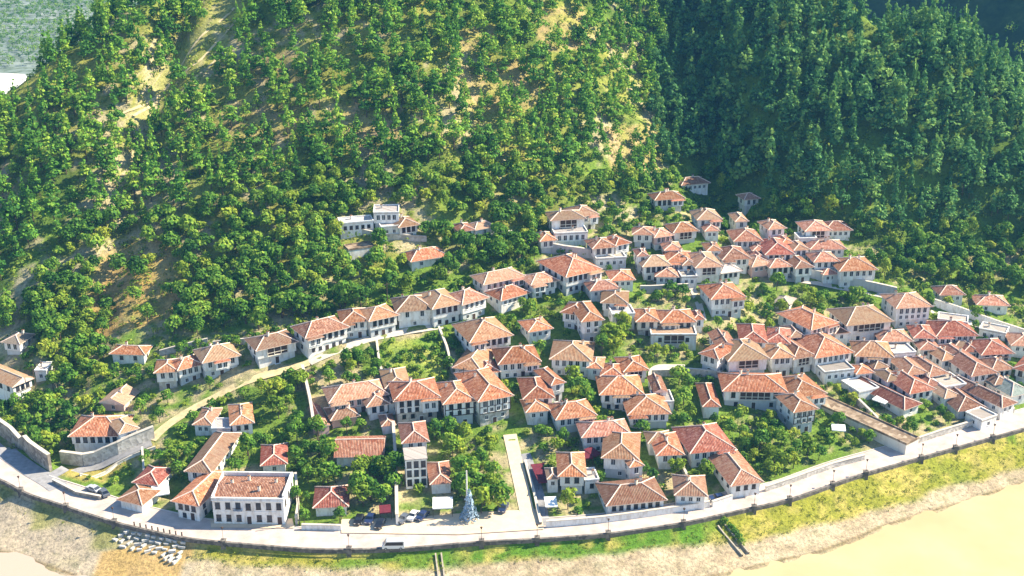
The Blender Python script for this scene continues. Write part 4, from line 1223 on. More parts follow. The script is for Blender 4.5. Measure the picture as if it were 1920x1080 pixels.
# garden areas: polygon in the photograph, kinds, spacing in metres, scale
AREAS = [
 ([(585, 700), (700, 660), (712, 728), (600, 735)], ['broad'], 4.4, .85),
 ([(722, 650), (828, 632), (845, 700), (740, 715)], ['ybush', 'bush'], 3.0, .8),
 ([(430, 735), (500, 715), (575, 700), (588, 790), (500, 800), (480, 750)], ['bright', 'broad', 'broad'], 4.6, 1.0),
 ([(270, 850), (335, 842), (345, 895), (290, 900)], ['broad'], 4.4, .85),
 ([(420, 820), (486, 815), (488, 890), (425, 892)], ['broad'], 4.5, 1.0),
 ([(548, 820), (625, 810), (625, 900), (552, 910)], ['broad', 'broad', 'bright'], 4.5, 1.0),
 ([(625, 868), (745, 865), (748, 910), (655, 930), (560, 915)], ['broad'], 4.4, 1.1),
 ([(660, 925), (738, 912), (742, 952), (670, 960)], ['broad'], 4.4, 1.05),
 ([(570, 960), (640, 955), (642, 985), (568, 985)], ['bush', 'broad'], 2.4, .8),
 ([(805, 800), (850, 800), (850, 866), (808, 862)], ['broad'], 4.3, .95),
 ([(852, 812), (938, 810), (940, 850), (855, 862)], ['ybush', 'bright', 'ybush'], 3.0, .9),
 ([(850, 868), (930, 862), (948, 900), (940, 955), (895, 968), (858, 930)], ['broad'], 4.2, 1.15),
 ([(1000, 800), (1050, 795), (1062, 845), (1008, 855)], ['broad'], 4.0, .85),
 ([(1052, 705), (1118, 700), (1122, 760), (1060, 765)], ['broad', 'bright'], 4.2, 1.05),
 ([(1135, 600), (1180, 600), (1185, 668), (1150, 675)], ['bright'], 4.2, 1.25),
 ([(1092, 645), (1140, 640), (1150, 672), (1100, 680)], ['broad'], 4.2, .95),
 ([(965, 570), (1060, 555), (1085, 640), (960, 640)], ['bush', 'broad', 'ybush'], 3.7, .85),
 ([(1165, 530), (1298, 522), (1300, 562), (1175, 566)], ['broad', 'bush'], 4.0, .8),
 ([(1335, 585), (1400, 545), (1480, 525), (1560, 560), (1500, 600), (1400, 615), (1340, 615)], ['broad', 'bush', 'bright'], 4.2, .85),
 ([(1560, 540), (1670, 560), (1670, 590), (1560, 590)], ['broad', 'bush'], 4.2, .9),
 ([(1388, 800), (1470, 780), (1500, 830), (1560, 860), (1440, 905), (1400, 870)], ['broad', 'broad', 'bright', 'bush'], 3.9, .9),
 ([(1540, 720), (1590, 715), (1625, 790), (1640, 830), (1600, 830), (1560, 790)], ['bright', 'broad', 'bush'], 3.9, .8),
 ([(1680, 770), (1760, 745), (1835, 770), (1820, 795), (1710, 820)], ['broad', 'bush'], 3.9, .75),
 ([(1220, 648), (1252, 645), (1250, 675), (1225, 680)], ['ybush', 'bright'], 3.3, .8),
 ([(1265, 650), (1305, 645), (1308, 680), (1272, 684)], ['ybush', 'bright'], 3.2, .8),
 ([(1272, 705), (1312, 702), (1315, 755), (1275, 760)], ['bright', 'broad'], 4.2, 1.0),
 ([(1190, 785), (1262, 780), (1265, 815), (1200, 822)], ['broad', 'bush'], 3.7, .8),
 ([(1265, 765), (1350, 760), (1380, 800), (1280, 805)], ['bush', 'broad'], 3.7, .8),
 ([(1305, 875), (1360, 865), (1370, 925), (1320, 930)], ['broad'], 4.0, .9),
 ([(1215, 868), (1280, 868), (1290, 905), (1220, 910)], ['broad'], 4.0, .9),
 ([(1055, 918), (1130, 905), (1138, 965), (1062, 975)], ['broad', 'bush'], 3.8, .9),
 ([(640, 785), (732, 778), (735, 812), (640, 818)], ['broad', 'bush'], 3.8, .8),
 ([(0, 745), (110, 720), (170, 760), (160, 815), (60, 835), (0, 800)], ['broad'], 4.3, 1.0),
 ([(235, 735), (300, 725), (380, 745), (300, 790), (245, 790)], ['broad', 'bush', 'ybush'], 4.0, .8),
 ([(335, 700), (440, 690), (440, 720), (350, 730)], ['bush', 'broad'], 3.6, .75),
 ([(60, 560), (200, 540), (210, 640), (200, 710), (90, 740), (65, 660)], ['broad'], 4.6, 1.1),
 ([(1190, 440), (1300, 455), (1360, 450), (1360, 470), (1230, 475)], ['broad', 'bush'], 4.2, .8),
 ([(1340, 390), (1440, 390), (1440, 420), (1360, 440)], ['broad', 'bush'], 4.4, .9),
 ([(1480, 430), (1510, 430), (1600, 470), (1680, 480), (1700, 540), (1640, 500)], ['broad', 'bush', 'bright'], 4.4, .9),
 ([(1750, 545), (1900, 570), (1920, 600), (1780, 590)], ['broad', 'bright', 'bush'], 4.4, .85),
 ([(1100, 415), (1190, 400), (1190, 440), (1120, 450)], ['broad', 'bush'], 4.2, .9),
 ([(1395, 820), (1440, 800), (1460, 870), (1400, 900)], ['bright', 'ybush'], 3.6, .8),
 ([(100, 870), (200, 880), (260, 850), (260, 870), (180, 905)], ['ybush'], 4.2, .6),
]
random.seed(11)
n_tree = 0
COUNT = {}
GROUND_GREEN = []
for poly, kinds, sp, sc in AREAS:
    wp = [G(px, py, 1.8)[:2] for px, py in poly]
    xs_ = [p[0] for p in wp]; ys_ = [p[1] for p in wp]
    y = min(ys_)
    row = 0
    while y < max(ys_):
        x = min(xs_) + (row % 2) * sp * .5
        while x < max(xs_):
            X = x + random.uniform(-.35, .35) * sp; Y = y + random.uniform(-.35, .35) * sp
            if inpoly(np.array([X]), np.array([Y]), wp)[0] and not blocked(X, Y, 1.3) and not on_lane(X, Y, 1.9) and inland(np.array([X]), np.array([Y]))[0] > 10:
                k = random.choice(kinds)
                if k == 'broad' and random.random() < .3: k = 'bright'
                v = random.randrange({'pine': 7, 'broad': 7, 'bright': 3, 'bush': 3, 'ybush': 2, 'cypress': 2}[k])
                lab = where_label(WORDS[k], X, Y)
                place_tree(k, v, X, Y, sc * random.uniform(.66, 1.12), lab, CATS[k], lab)
                COUNT[k] = COUNT.get(k, 0) + 1
            x += sp
        y += sp * .86; row += 1

fill = []
for iy, y in enumerate(np.arange(255, 445, 3.1)):
    for x in np.arange(-150, 180, 3.5):
        X = x + (iy % 2) * 1.7 + random.uniform(-1, 1); Y = y + random.uniform(-1, 1)
        Z = tz(X, Y); px, py = project(X, Y, Z)
        if not (-10 < px < 1930) or inland(np.array([X]), np.array([Y]))[0] < 13 or Z < 5.3: continue
        if py < np.interp(px, [0, 290, 470, 620, 900, 1050, 1300, 1500, 1700, 1920], [655, 650, 626, 594, 522, 400, 350, 425, 525, 560]): continue
        if py > 925 and px > 630 and px < 1025: continue
        if random.random() > .78 or blocked(X, Y, .9) or on_lane(X, Y, 1.9): continue
        if any(inpoly(np.array([px]), np.array([py - 12]), a[0])[0] for a in AREAS): continue
        fill.append((Y, X))
fill.sort()
extra_bush = []
for Y, X in fill:
    k = random.choice(['bush', 'bush', 'ybush', 'bush', 'ybush', 'broad'])
    if k == 'broad' and COUNT.get('broad', 0) > 270: k = 'bush'
    if k != 'broad' and COUNT.get(k, 0) > 280: extra_bush.append((X, Y, tz(X, Y) - .1)); continue
    lab = where_label(WORDS[k], X, Y)
    place_tree(k, random.randrange({'broad': 7, 'bush': 3, 'ybush': 2}[k]), X, Y, random.uniform(.7, 1.25) * (.62 if k == 'broad' else 1), lab, CATS[k], lab)
    COUNT[k] = COUNT.get(k, 0) + 1

# hill woods: candidate points over the hillside
cand = []
sp = 5.3
for iy, y in enumerate(np.arange(300, 610, sp * .86)):
    for x in np.arange(-230, 235, sp):
        cand.append((x + (iy % 2) * sp / 2, y))
n_first = len(cand)
for iy, y in enumerate(np.arange(300, 520, sp * .86)):
    for x in np.arange(-230, 235, sp): cand.append((x + (iy % 2) * sp / 2 + sp / 2, y + sp * .43))
cand = np.array(cand) + rng.uniform(-.42, .42, (len(cand), 2)) * sp
cz = terrain(cand[:, 0], cand[:, 1])
cpx, cpy = project(cand[:, 0], cand[:, 1], cz)
cs = inland(cand[:, 0], cand[:, 1])
nz = vnoise(cand[:, 0], cand[:, 1], 20, 55)
# line in the photograph above which the hill is pine wood; below it broadleaf down to the village edge
PINE_X = [-200, 0, 150, 300, 560, 800, 1000, 1200, 1300, 1500, 1700, 2100]
PINE_Y = [640, 600, 430, 400, 330, 320, 335, 335, 330, 395, 430, 470]
VILL_X = [-200, 0, 60, 200, 290, 470, 620, 760, 900, 1000, 1050, 1220, 1300, 1400, 1500, 1640, 1700, 1800, 2100]
VILL_Y = [650, 640, 640, 655, 650, 626, 594, 556, 522, 474, 400, 368, 350, 395, 425, 462, 525, 540, 560]
is_pine = cpy < np.interp(cpx, PINE_X, PINE_Y) + 60 * (nz - .5)
ok = (cpy < np.interp(cpx, VILL_X, VILL_Y)) & (cpy > -170) & (cpx > -170) & (cpx < 2100) & (cs > 12) & (cz > 5.6)
thin = rng.random(len(cand))
dens = np.where((nz > .55) & (cpx < 1200), .66, np.where(cpx < 1200, .92, .95))
for P in YELL: dens = np.where(inpoly(cpx, cpy, P), .42, dens)
second = np.arange(len(cand)) >= n_first
dens = np.where(second, np.where(is_pine, 0, .75), dens)
dens = np.where(inpoly(cpx, cpy, SCRUB), .13, dens)
dens = np.where((cpx > -40) & (cpx < 75) & (cpy > 90) & (cpy < 205), 0, dens)
dens = np.where(inpoly(cpx, cpy, TRACK), .10, dens)
dens = np.where(inpoly(cpx, cpy, BARE_R), .3, dens)
dens = np.where(~is_pine, np.minimum(1, dens * 1.15), dens)
ok &= thin < dens
# is the tree top in sight?
idx = np.nonzero(ok)[0]
keep = []
for i in idx:
    if cpx[i] < 480 and cpy[i] < 270 and on_lane(cand[i, 0], cand[i, 1], 2.6): continue
    if cpy[i] > 300 and blocked(cand[i, 0], cand[i, 1], 1.5): continue
    keep.append(i)
keep = np.array(keep)
depth = cand[keep, 1] * CP - (cz[keep] - CAM_H) * SP
def in_view(i, h):
    X, Y, Z = cand[i, 0], cand[i, 1], cz[i] + h
    t = np.linspace(.55, .985, 120)
    return not (terrain(X * t, Y * t) > CAM_H + (Z - CAM_H) * t).any()

def region(px, py):
    if px < 210 and py > 190 + 0 * px: return 'in the shaded gully at the left edge'
    if inpoly(np.array([px]), np.array([py]), [(140, 660), (170, 430), (360, 400), (370, 620), (500, 640)])[0]: return 'around the bare brown scrub patch'
    if px < 560 and py < 260: return 'beside the bare diagonal track up the hill'
    if px > 1640: return 'on the far spur by the dark mountain'
    if px > 1240: return 'in the bluish ravine behind the upper quarter'
    if py > 400 and px < 640: return 'on the slope above the hillside row'
    if 600 < px < 1010 and py > 330: return 'around the lonely flat white block'
    if px > 1010 and py > 300: return 'above the high white mansion'
    if px < 560: return 'on the sunny west slope between scrub and diagonal track'
    if px < 900: return 'high on the sunny middle slope'
    return 'high on the sunny slope left of the ravine'

shade_side = (cpx + 60 * (nz - .5) > 1225)  # pines here take the needle colours darkened for ravine shade
order = keep[np.argsort(depth)]
single = {'pine': [], 'broad': []}
rest = {'pine': [], 'broad': []}
LIMIT = {'pine': 296, 'broad': max(0, 296 - COUNT.get('broad', 0))}
for i in order:
    k = 'pine' if is_pine[i] else 'broad'
    if len(single[k]) < LIMIT[k] and -20 < cpx[i] < 1940 and cpy[i] > 30 and in_view(i, 6): single[k].append(i)
    else: rest[k].append(i)
for k in ('pine', 'broad'):
    for i in single[k]:
        reg = region(cpx[i], cpy[i])
        what = ('shade toned pine' if shade_side[i] else 'tall green pine') if k == 'pine' else 'rounded leafy tree'
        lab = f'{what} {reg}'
        place_tree('shade_pine' if k == 'pine' and shade_side[i] else k, random.randrange(7), cand[i, 0], cand[i, 1], random.uniform(.62, 1.15) if k == 'pine' else random.uniform(.75, 1.3), lab, 'tree', f'{what}s {reg}')

def mass(name, items, protos, mat, label, smin_, smax_, cat):
    Ps, Qs, Ts = [], [], []
    n0 = 0
    r = np.random.default_rng(len(items))
    for (x, y, z) in items:
        P, Q, lum = protos[r.integers(len(protos))]
        a = r.uniform(0, 6.28); s = r.uniform(smin_, smax_); sz = s * r.uniform(.88, 1.18)
        R = np.array([[math.cos(a), -math.sin(a)], [math.sin(a), math.cos(a)]])
        W = np.empty_like(P); W[:, :2] = P[:, :2] @ R.T * s + (x, y); W[:, 2] = P[:, 2] * sz + z
        Ps.append(W); Qs.append(Q + n0); Ts.append(tint3(lum, r.random())); n0 += len(P)
    o = link(name, np_mesh(name, np.concatenate(Ps), np.concatenate(Qs), mat, np.concatenate(Ts)))
    setp(o, label, cat, kind='stuff')
if extra_bush: mass('garden_shrubs', extra_bush, [PROTO[('bush', i)][3] for i in range(3)], BROAD_S, 'further green shrubs between the upper houses', .7, 1.2, 'shrubs')
pd = [PROTO[('shade_pine', i)][3] for i in range(7)]
pp = [PROTO[('pine', i)][3] for i in range(7)]
bb = [PROTO[('broad', i)][3] for i in range(7)]
mass('pine_forest', [(cand[i, 0], cand[i, 1], cz[i] - .1) for i in rest['pine'] if not shade_side[i]], pp, PINE_S, 'sunny green pine wood covering the upper hill', .6, 1.15, 'forest')
mass('ravine_forest', [(cand[i, 0], cand[i, 1], cz[i] - .1) for i in rest['pine'] if shade_side[i]], pd, PINE_SHADE_S, 'shade toned pine forest filling the ravine and the far spur', .65, 1.45, 'forest')
_b = [(cand[i, 0], cand[i, 1], cz[i] - .1) for i in rest['broad']]
_m = np.random.default_rng(4).random(len(_b)) < .3
mass('broadleaf_woods', [q for q, m_ in zip(_b, _m) if not m_], bb, BROAD_S, 'rounded leafy woods on the lower hill', .55, 1.3, 'woods')
mass('bright_woods', [q for q, m_ in zip(_b, _m) if m_], [PROTO[('bright', i)][3] for i in range(3)], BRIGHT_S, 'brighter yellow green trees mixed into the lower woods', .5, 1.15, 'woods')

# low scrub and weeds over hillside, gardens and bank
def clump(seed, n, rad, h):
    r = np.random.default_rng(seed)
    C, N, idx = crown_pts([(0, 0, h * .3, rad, rad, h * .7)], n, r)
    P, Q = cards(C, N, r.uniform(.4, .85, n) * rad, r)
    return P, Q, np.repeat(np.clip(r.normal(.45, .25, n), 0, 1), 4)
def scatter(n, xr, yr_, test):
    x = rng.uniform(*xr, n); y = rng.uniform(*yr_, n); z = terrain(x, y)
    m = test(x, y, z)
    return x[m], y[m], z[m]
def t_hill(x, y, z):
    px, py = project(x, y, z)
    m = (py < np.interp(px, VILL_X, VILL_Y) + 10) & (py > -60) & (px > -60) & (px < 1980) & (z > 5.6) & (inland(x, y) > 12)
    d = np.where(inpoly(px, py, SCRUB), 1.0, .8) * np.where(inpoly(px, py, TRACK), .25, 1)
    return m & (rng.random(len(x)) < d)
x, y, z = scatter(19000, (-220, 225), (300, 570), t_hill)
mass('undergrowth', list(zip(x, y, z)), [clump(i, 16, .9, 1.1) for i in range(5)], SCRUBM, 'low scrub and dry bushes between the trees of the hill', .5, 1.5, 'undergrowth')
def t_vill(x, y, z):
    px, py = project(x, y, z)
    m = (py > np.interp(px, VILL_X, VILL_Y)) & (inland(x, y) > 15) & (px > -60) & (px < 1980)
    r = np.zeros(len(x), bool)
    for i in np.nonzero(m)[0]:
        r[i] = not blocked(x[i], y[i], .5) and not on_lane(x[i], y[i], 1.7)
    return r
x, y, z = scatter(7500, (-150, 175), (255, 440), t_vill)
mass('garden_weeds', list(zip(x, y, z)), [clump(20 + i, 14, .7, .9) for i in range(5)], SCRUBM, 'low weeds and garden plants between the houses', .4, 1.6, 'weeds')
def t_bank(x, y, z):
    s = inland(x, y); n2 = vnoise(x, y, 6.5, 12); n1 = vnoise(x, y, 17, 11)
    edge = -4.4 + 2.6 * (n2 - .5) - sstep(25, 100, x) * 6.0
    px, py = project(x, y, z)
    west = x < -76
    ramp_ = inpoly(px, py, [(195, 1035), (350, 1010), (372, 1015), (330, 1085), (175, 1085)])
    return (s < -1.4) & (s > edge - 1.5 * rng.random(len(x))) & ~ramp_ & (~west | (rng.random(len(x)) < .16))
x, y, z = scatter(16000, (-150, 165), (228, 320), t_bank)
mass('bank_grass', list(zip(x, y, z)), [clump(40 + i, 12, .45, .5) for i in range(5)], GRASSM, 'yellow green grass and weeds along the river bank', .45, 1.1, 'grass')
def t_stone(x, y, z):
    s = inland(x, y); return (s < -8) & (s > -15.5) & (rng.random(len(x)) < .5)
# dark weeds in the drain cuts
# far woods on the dark mountain, orchard on the plain
m = rng.random(FARX.size) < .33
fx, fy, fz = FARX.ravel(), FARY.ravel(), FARZ.ravel()
ppx, ppy = project(fx, fy, fz)
m &= (ppx > 1300) & (ppx < 2050) & (ppy > -150) & (fz > -2) & (fy < 1250)
jit = rng.uniform(-4, 4, (2, m.sum()))
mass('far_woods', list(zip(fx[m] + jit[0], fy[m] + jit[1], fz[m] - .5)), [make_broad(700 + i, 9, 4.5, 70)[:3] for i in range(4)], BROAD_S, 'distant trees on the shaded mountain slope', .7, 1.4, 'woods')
ox, oy = np.meshgrid(np.arange(-520, -120, 5.6), np.arange(770, 1250, 7.5))
ox = ox.ravel() + rng.uniform(-1.2, 1.2, ox.size); oy = oy.ravel() + rng.uniform(-1.2, 1.2, oy.size)
ppx, ppy = project(ox, oy, ox * 0)
m = (ppx > -60) & (ppx < 330) & (ppy < 128 - .06 * ppx) & (rng.random(ox.size) < .85)
mass('orchard', [(a, b, 0) for a, b in zip(ox[m], oy[m])], [make_broad(720 + i, 4.5, 2.4, 60)[:3] for i in range(4)], BROAD_S, 'hazy rows of orchard trees on the distant plain', .7, 1.3, 'orchard')
print('FILL', len(fill), len(extra_bush))
print('TREES', COUNT, len(single['pine']), len(single['broad']), len(rest['pine']), len(rest['broad']))
# ------------------------------------------------------------------ small things
CARM = {}
def carpaint(name, c):
    t = NT(name, 0.35, 0.5); t.b.inputs['Coat Weight'].default_value = .4
    return t.color(c)
RUB = plain('tyre_rubber', (.02, .02, .02), .9, .1, .1)
STEEL = plain('steel_rim', (.45, .45, .47), .4, .5, .1)
LAMPG = plain('lamp_lens', (.75, .73, .65), .3, .5, .05)
def car_meshes(kind):
    L, Wd, H = (4.3, 1.75, 1.45) if kind == 'car' else (5.2, 2.0, 2.3)
    prof = [(0, .3), (0, .75), (.15, .85), (1.15, .92), (1.75, H - .03), (3.2, H), (4.0, .95), (4.3, .85), (4.3, .3)] if kind == 'car' else \
           [(0, .35), (0, .95), (.25, 1.1), (.9, 2.15), (1.2, H), (5.05, H), (5.2, 2.1), (5.2, .35)]
    b = MB()
    n = len(prof)
    def y_of(z, s):
        return s * (Wd / 2 - (.0 if z < .95 else .16 * (z - .95) / (H - .95)))
    l = [(x - L / 2, y_of(z, -1), z) for x, z in prof]; r = [(x - L / 2, y_of(z, 1), z) for x, z in prof]
    b.face(l); b.face(r[::-1])
    for i in range(n):
        j = (i + 1) % n
        b.face([l[j], l[i], r[i], r[j]])
    g = MB()
    def pane(p0, p1, k=.9):
        (x0, z0), (x1, z1) = p0, p1
        nx, nz = -(z1 - z0), (x1 - x0); m = math.hypot(nx, nz); nx, nz = nx / m * .02, nz / m * .02
        a = [(x0 + nx - L / 2, y_of(z0, -k), z0 + nz), (x0 + nx - L / 2, y_of(z0, k), z0 + nz), (x1 + nx - L / 2, y_of(z1, k), z1 + nz), (x1 + nx - L / 2, y_of(z1, -k), z1 + nz)]
        g.face(a)
    if kind == 'car':
        pane((1.2, .96), (1.72, H - .06)); pane((3.26, H - .03), (3.95, 1.0))
        side = [(1.35, .98), (1.8, H - .1), (3.15, H - .08), (3.7, .98)]
    else:
        pane((.3, 1.15), (.88, 2.1)); side = [(.55, 1.2), (.95, 2.0), (4.9, 2.05), (4.9, 1.2)]
    for s in (-1, 1):
        pts = [(x - L / 2, y_of(z, s) + s * .012, z) for x, z in side]
        g.face(pts if s < 0 else pts[::-1])
    wt = MB(); wt.tube((0, -.11, 0), (0, .11, 0), .33, n=14)
    wr = MB(); wr.tube((0, -.125, 0), (0, .125, 0), .19, n=10)
    hl = MB(); hl.box(-.03, .03, -.2, .2, -.08, .08)
    return b, g.mesh('window', GLASS), wt.mesh('tyre', RUB), wr.mesh('rim', STEEL), hl.mesh('headlight', LAMPG), L, Wd, prof
CM = {k: car_meshes(k) for k in ('car', 'van')}
def car(px, py, heading, paint, label, kind='car', name='parked_car', cat='car'):
    b, gm, tm, rm, hm, L, Wd, prof = CM[kind]
    key = (kind, paint.name)
    if key not in CARM: CARM[key] = b.mesh('body', paint)
    P = G(px, py)
    root = empty(name, (P[0], P[1], max(P[2], 5.24 if inland(np.array([P[0]]), np.array([P[1]]))[0] < 14 else P[2]) + .02), heading, label, cat, 'vehicles parked by the promenade')
    link('body', CARM[key], root); link('window', gm, root)
    for x in (-L / 2 + .85, L / 2 - .85):
        for y in (-Wd / 2 + .06, Wd / 2 - .06):
            w = link('wheel', tm, root, (x, y, .33)); link('rim', rm, w)
    for y in (-Wd / 2 + .35, Wd / 2 - .35):
        link('headlight', hm, root, (-L / 2, y, .66))
BLK = carpaint('black_paint', (.012, .012, .016)); NAVY = carpaint('navy_paint', (.02, .035, .10)); SIL = carpaint('silver_paint', (.42, .43, .45)); WHT = carpaint('white_paint', (.75, .75, .74)); GRP = carpaint('grey_paint', (.10, .11, .13))
car(673, 978, 1.45, BLK, 'black car parked leftmost on the tan square below the round tree')
car(694, 977, 1.40, NAVY, 'dark blue car parked second from the left on the tan square')
car(713, 986, 1.35, BLK, 'black car standing nearest the promenade on the tan square')
car(757, 976, 1.1, GRP, 'dark grey car parked beside the tall white lane wall')
car(775, 971, 1.2, WHT, 'white car parked between two dark cars in front of the slender house')
car(792, 971, 1.1, NAVY, 'navy car parked in the shade at the white awning')
car(1345, 938, .25, NAVY, 'dark blue car at the end of the white garden wall')
car(176, 921, -.6, SIL, 'silver car at the left end by the dry yard')
car(195, 929, -.9, GRP, 'dark grey car beside the low cottage on the promenade')
car(302, 921, .2, SIL, 'silver car parked in the yard left of the house with a lit side wall')
car(944, 955, 1.3, NAVY, 'blue car in the shade of the big plaza tree')
car(738, 1028, .03, WHT, 'white van standing at the river wall', 'van', 'white_van', 'van')
# light boxes: shelters, awnings
AWN = plain('white_canvas', (.80, .80, .78), .8, .2, .05)
RED = plain('red_canvas', (.13, .02, .03), .8, .2, .25)
def canopy(px0, px1, depth, h, mat, label, name='awning', cat='awning', drop=.35):
    P = G((px0[0] + px1[0]) / 2, (px0[1] + px1[1]) / 2, h); z = P[2]
    A = on_z(*px0, z); B = on_z(*px1, z); w = math.hypot(B[0] - A[0], B[1] - A[1]); rz = math.atan2(B[1] - A[1], B[0] - A[0])
    root = empty(name, (A[0], A[1], z - h), rz, label, cat)
    b = MB(); b.face([(0, 0, h), (w, 0, h), (w, depth, h + drop), (0, depth, h + drop)]); b.face([(0, depth, h + drop - .06), (w, depth, h + drop - .06), (w, 0, h - .06), (0, 0, h - .06)])
    b.face([(0, 0, h - .3), (w, 0, h - .3), (w, 0, h), (0, 0, h)])
    b.build('canvas', mat, root)
    for x in (.1, w - .1):
        for y, q in ((.1, 0), (depth - .1, drop)):
            p = MB(); p.tube((x, y, -1.2), (x, y, h + q * y / depth - .07), .06); p.build('post', WOOD, root)
canopy((811, 953), (849, 952), 4.5, 2.8, AWN, 'white canvas awning in front of the square orange cottage')
canopy((1096, 860), (1112, 858), 3, 2.8, RED, 'small red awning between two houses near the corner bay')
canopy((1114, 856), (1128, 850), 4, 2.8, RED, 'larger red awning against the blank bluish wall')
canopy((1010, 905), (1036, 902), 9, 2.2, RED, 'dark red pergola roof beside the alley', 'pergola', 'pergola', .2)
canopy((1635, 748), (1660, 757), 5, 2.6, AWN, 'white tarpaulin roof over a yard behind the long red roof', 'tarpaulin', 'tarpaulin')
canopy((712, 962), (734, 960), 3, 2.4, RED, 'dark red shelter under the round tree by the square', 'shelter', 'shelter')
canopy((1023, 950), (1046, 949), 4, 2.6, AWN, 'white roofed kiosk in the garden beside the dark alley', 'kiosk', 'kiosk')
canopy((285, 930), (318, 925), 6, 2.7, AWN, 'pale carport left of the house with a lit side wall', 'carport', 'carport')
canopy((1560, 806), (1586, 808), 3, 2.2, AWN, 'small pale shelter in the garden strip by the timber framed house', 'shelter', 'shelter')

# street lamps along the river wall, each on a stone pier
pier = MB(); pier.box(-.55, .55, -.55, .55, -2.6, .95); pier.box(-.65, .65, -.65, .65, .95, 1.1); PIER = pier.mesh('pier', RWALL)
pole = MB(); pole.tube((0, 0, 1.1), (0, 0, 4.0), .055, .04); pole.tube((0, 0, 1.1), (0, 0, 1.5), .11, .07); POLE = pole.mesh('pole', WOOD)
head = MB(); head.tube((0, 0, 4.0), (0, 0, 4.45), .16, .26, 8); head.tube((0, 0, 4.45), (0, 0, 4.6), .34, .08, 8); HEAD = head.mesh('lamp_head', WOOD)
for i, px in enumerate([38, 125, 215, 420, 655, 903, 1007, 1140, 1281, 1413, 1480, 1560, 1622, 1726, 1790, 1860]):
    py = np.interp(px, [e[0] for e in EDGE_PX], [e[1] for e in EDGE_PX])
    P = on_z(px, py, 5); P = road_point(P[0], -.45)
    near = ['west end', 'dry yard', 'pale slabs', 'public building', 'parked cars', 'bluish fir', 'dark alley', 'long low house', 'blue car', 'dark drain cut', 'corner house', 'dense garden', 'grey roofless building', 'river gardens', 'right end', 'grey long house'][i]
    root = empty('street_lamp', (P[0], P[1], 5.0), 0, f'dark lamp post on a stone pier of the river wall near the {near}', 'street lamp', 'lamps along the river wall')
    link('pier', PIER, root); link('pole', POLE, root); link('lamp_head', HEAD, root)
# utility poles
up = MB(); up.tube((0, 0, -.5), (0, 0, 8.5), .13, .09); UPOLE = up.mesh('pole', BARK)
ua = MB(); ua.box(-.9, .9, -.06, .06, 7.8, 7.95); UARM = ua.mesh('crossarm', BARK)
for px, py, lab in [(562, 985, 'in front of the dark hedge by the public building'), (640, 975, 'at the left end of the parking square'), (600, 860, 'between orchard trees left of the gabled red roof'), (1198, 702, 'beside the stepped lane'),
                    (727, 578, 'behind the hillside row of houses'), (744, 800, 'at the top of the tall white lane wall'), (1222, 760, 'by the house with a patched roof'), (68, 735, 'next to the house at the left edge'), (870, 740, 'between the two tallest middle row houses')]:
    P = G(px, py)
    root = empty('utility_pole', tuple(P), .4, f'thin wooden utility pole {lab}', 'pole', 'utility poles of the village')
    link('pole', UPOLE, root); link('crossarm', UARM, root)

# white slabs lying in rows on the bank below the promenade
sl = MB(); sl.box(-.62, .62, -.3, .3, -.5, .45); sl.box(-.66, .66, -.36, -.2, .45, .65); SLAB = sl.mesh('pale_slab', plain('pale_concrete', (.50, .48, .44), .9, .1, .12, 2))
rr = random.Random(5)
rows = [((238, 997), (342, 1018), 9), ((228, 1005), (342, 1027), 9), ((216, 1013), (338, 1037), 10), ((232, 1026), (335, 1046), 8), ((312, 1046), (330, 1054), 3)]
names = ['topmost', 'second', 'third', 'fourth', 'lowest']
for ri, (a, c, n) in enumerate(rows):
    for k in range(n):
        t = (k + rr.uniform(-.15, .15)) / max(1, n - 1)
        P = G(a[0] + (c[0] - a[0]) * t, a[1] + (c[1] - a[1]) * t)
        o = link('stone_slab', SLAB, None, (P[0], P[1], P[2] + .1), rr.choice([.5, -.5, 1.0, -.2, .2]))
        o.scale = (rr.uniform(.7, 1.4), rr.uniform(.8, 1.4), rr.uniform(.45, .8))
        setp(o, f'white stone slab in the {names[ri]} row on the bank below the promenade', 'slab', f'white slabs of the {names[ri]} row on the bank')

bo = MB(); bo.tube((0, 0, -.2), (0, 0, 1.0), .2, .15, 8); bo.tube((0, 0, 1.0), (0, 0, 1.15), .22, .1, 8); BOLL = bo.mesh('bollard', WOOD)
for k in range(9):
    P = on_z(252 + 11.2 * k, 986.5 + 2.3 * k, 5); P = road_point(P[0], .45)
    setp(link('bollard', BOLL, None, (P[0], P[1], 5.03)), 'short dark bollard at the promenade edge above the white slabs', 'bollard', 'bollards above the white slabs')

# the bluish fir at the square, with a pale mast behind it
P = G(880, 976)
r_ = np.random.default_rng(9)
lumps = [(0, 0, .8 + i * .8, 2.3 * (1 - i / 10.5) + .1, 2.3 * (1 - i / 10.5) + .1, .75) for i in range(10)]
C_, N_, _i = crown_pts(lumps, 420, r_)
Pq, Qq = cards(C_, N_, r_.uniform(.5, .9, 420), r_)
root = empty('fir_tree', (P[0], P[1], P[2]), 0, 'conical bluish fir standing on the tan square by the promenade', 'tree')
link('crown', np_mesh('crown', Pq, Qq, BLUEL, tint3(np.repeat(np.clip(r_.normal(.5, .25, 420), 0, 1), 4))), root)
link('trunk', trunk_mesh(6.5, .2, 4), root)
P = G(876, 966)
ms = MB(); ms.tube((0, 0, -.3), (0, 0, 12.5), .22, .16, 8); ms.box(-.5, .5, -.5, .5, -.4, .5); o = ms.build('mast', WHITE, None, tuple(P)); setp(o, 'pale white mast rising behind the bluish fir', 'mast')

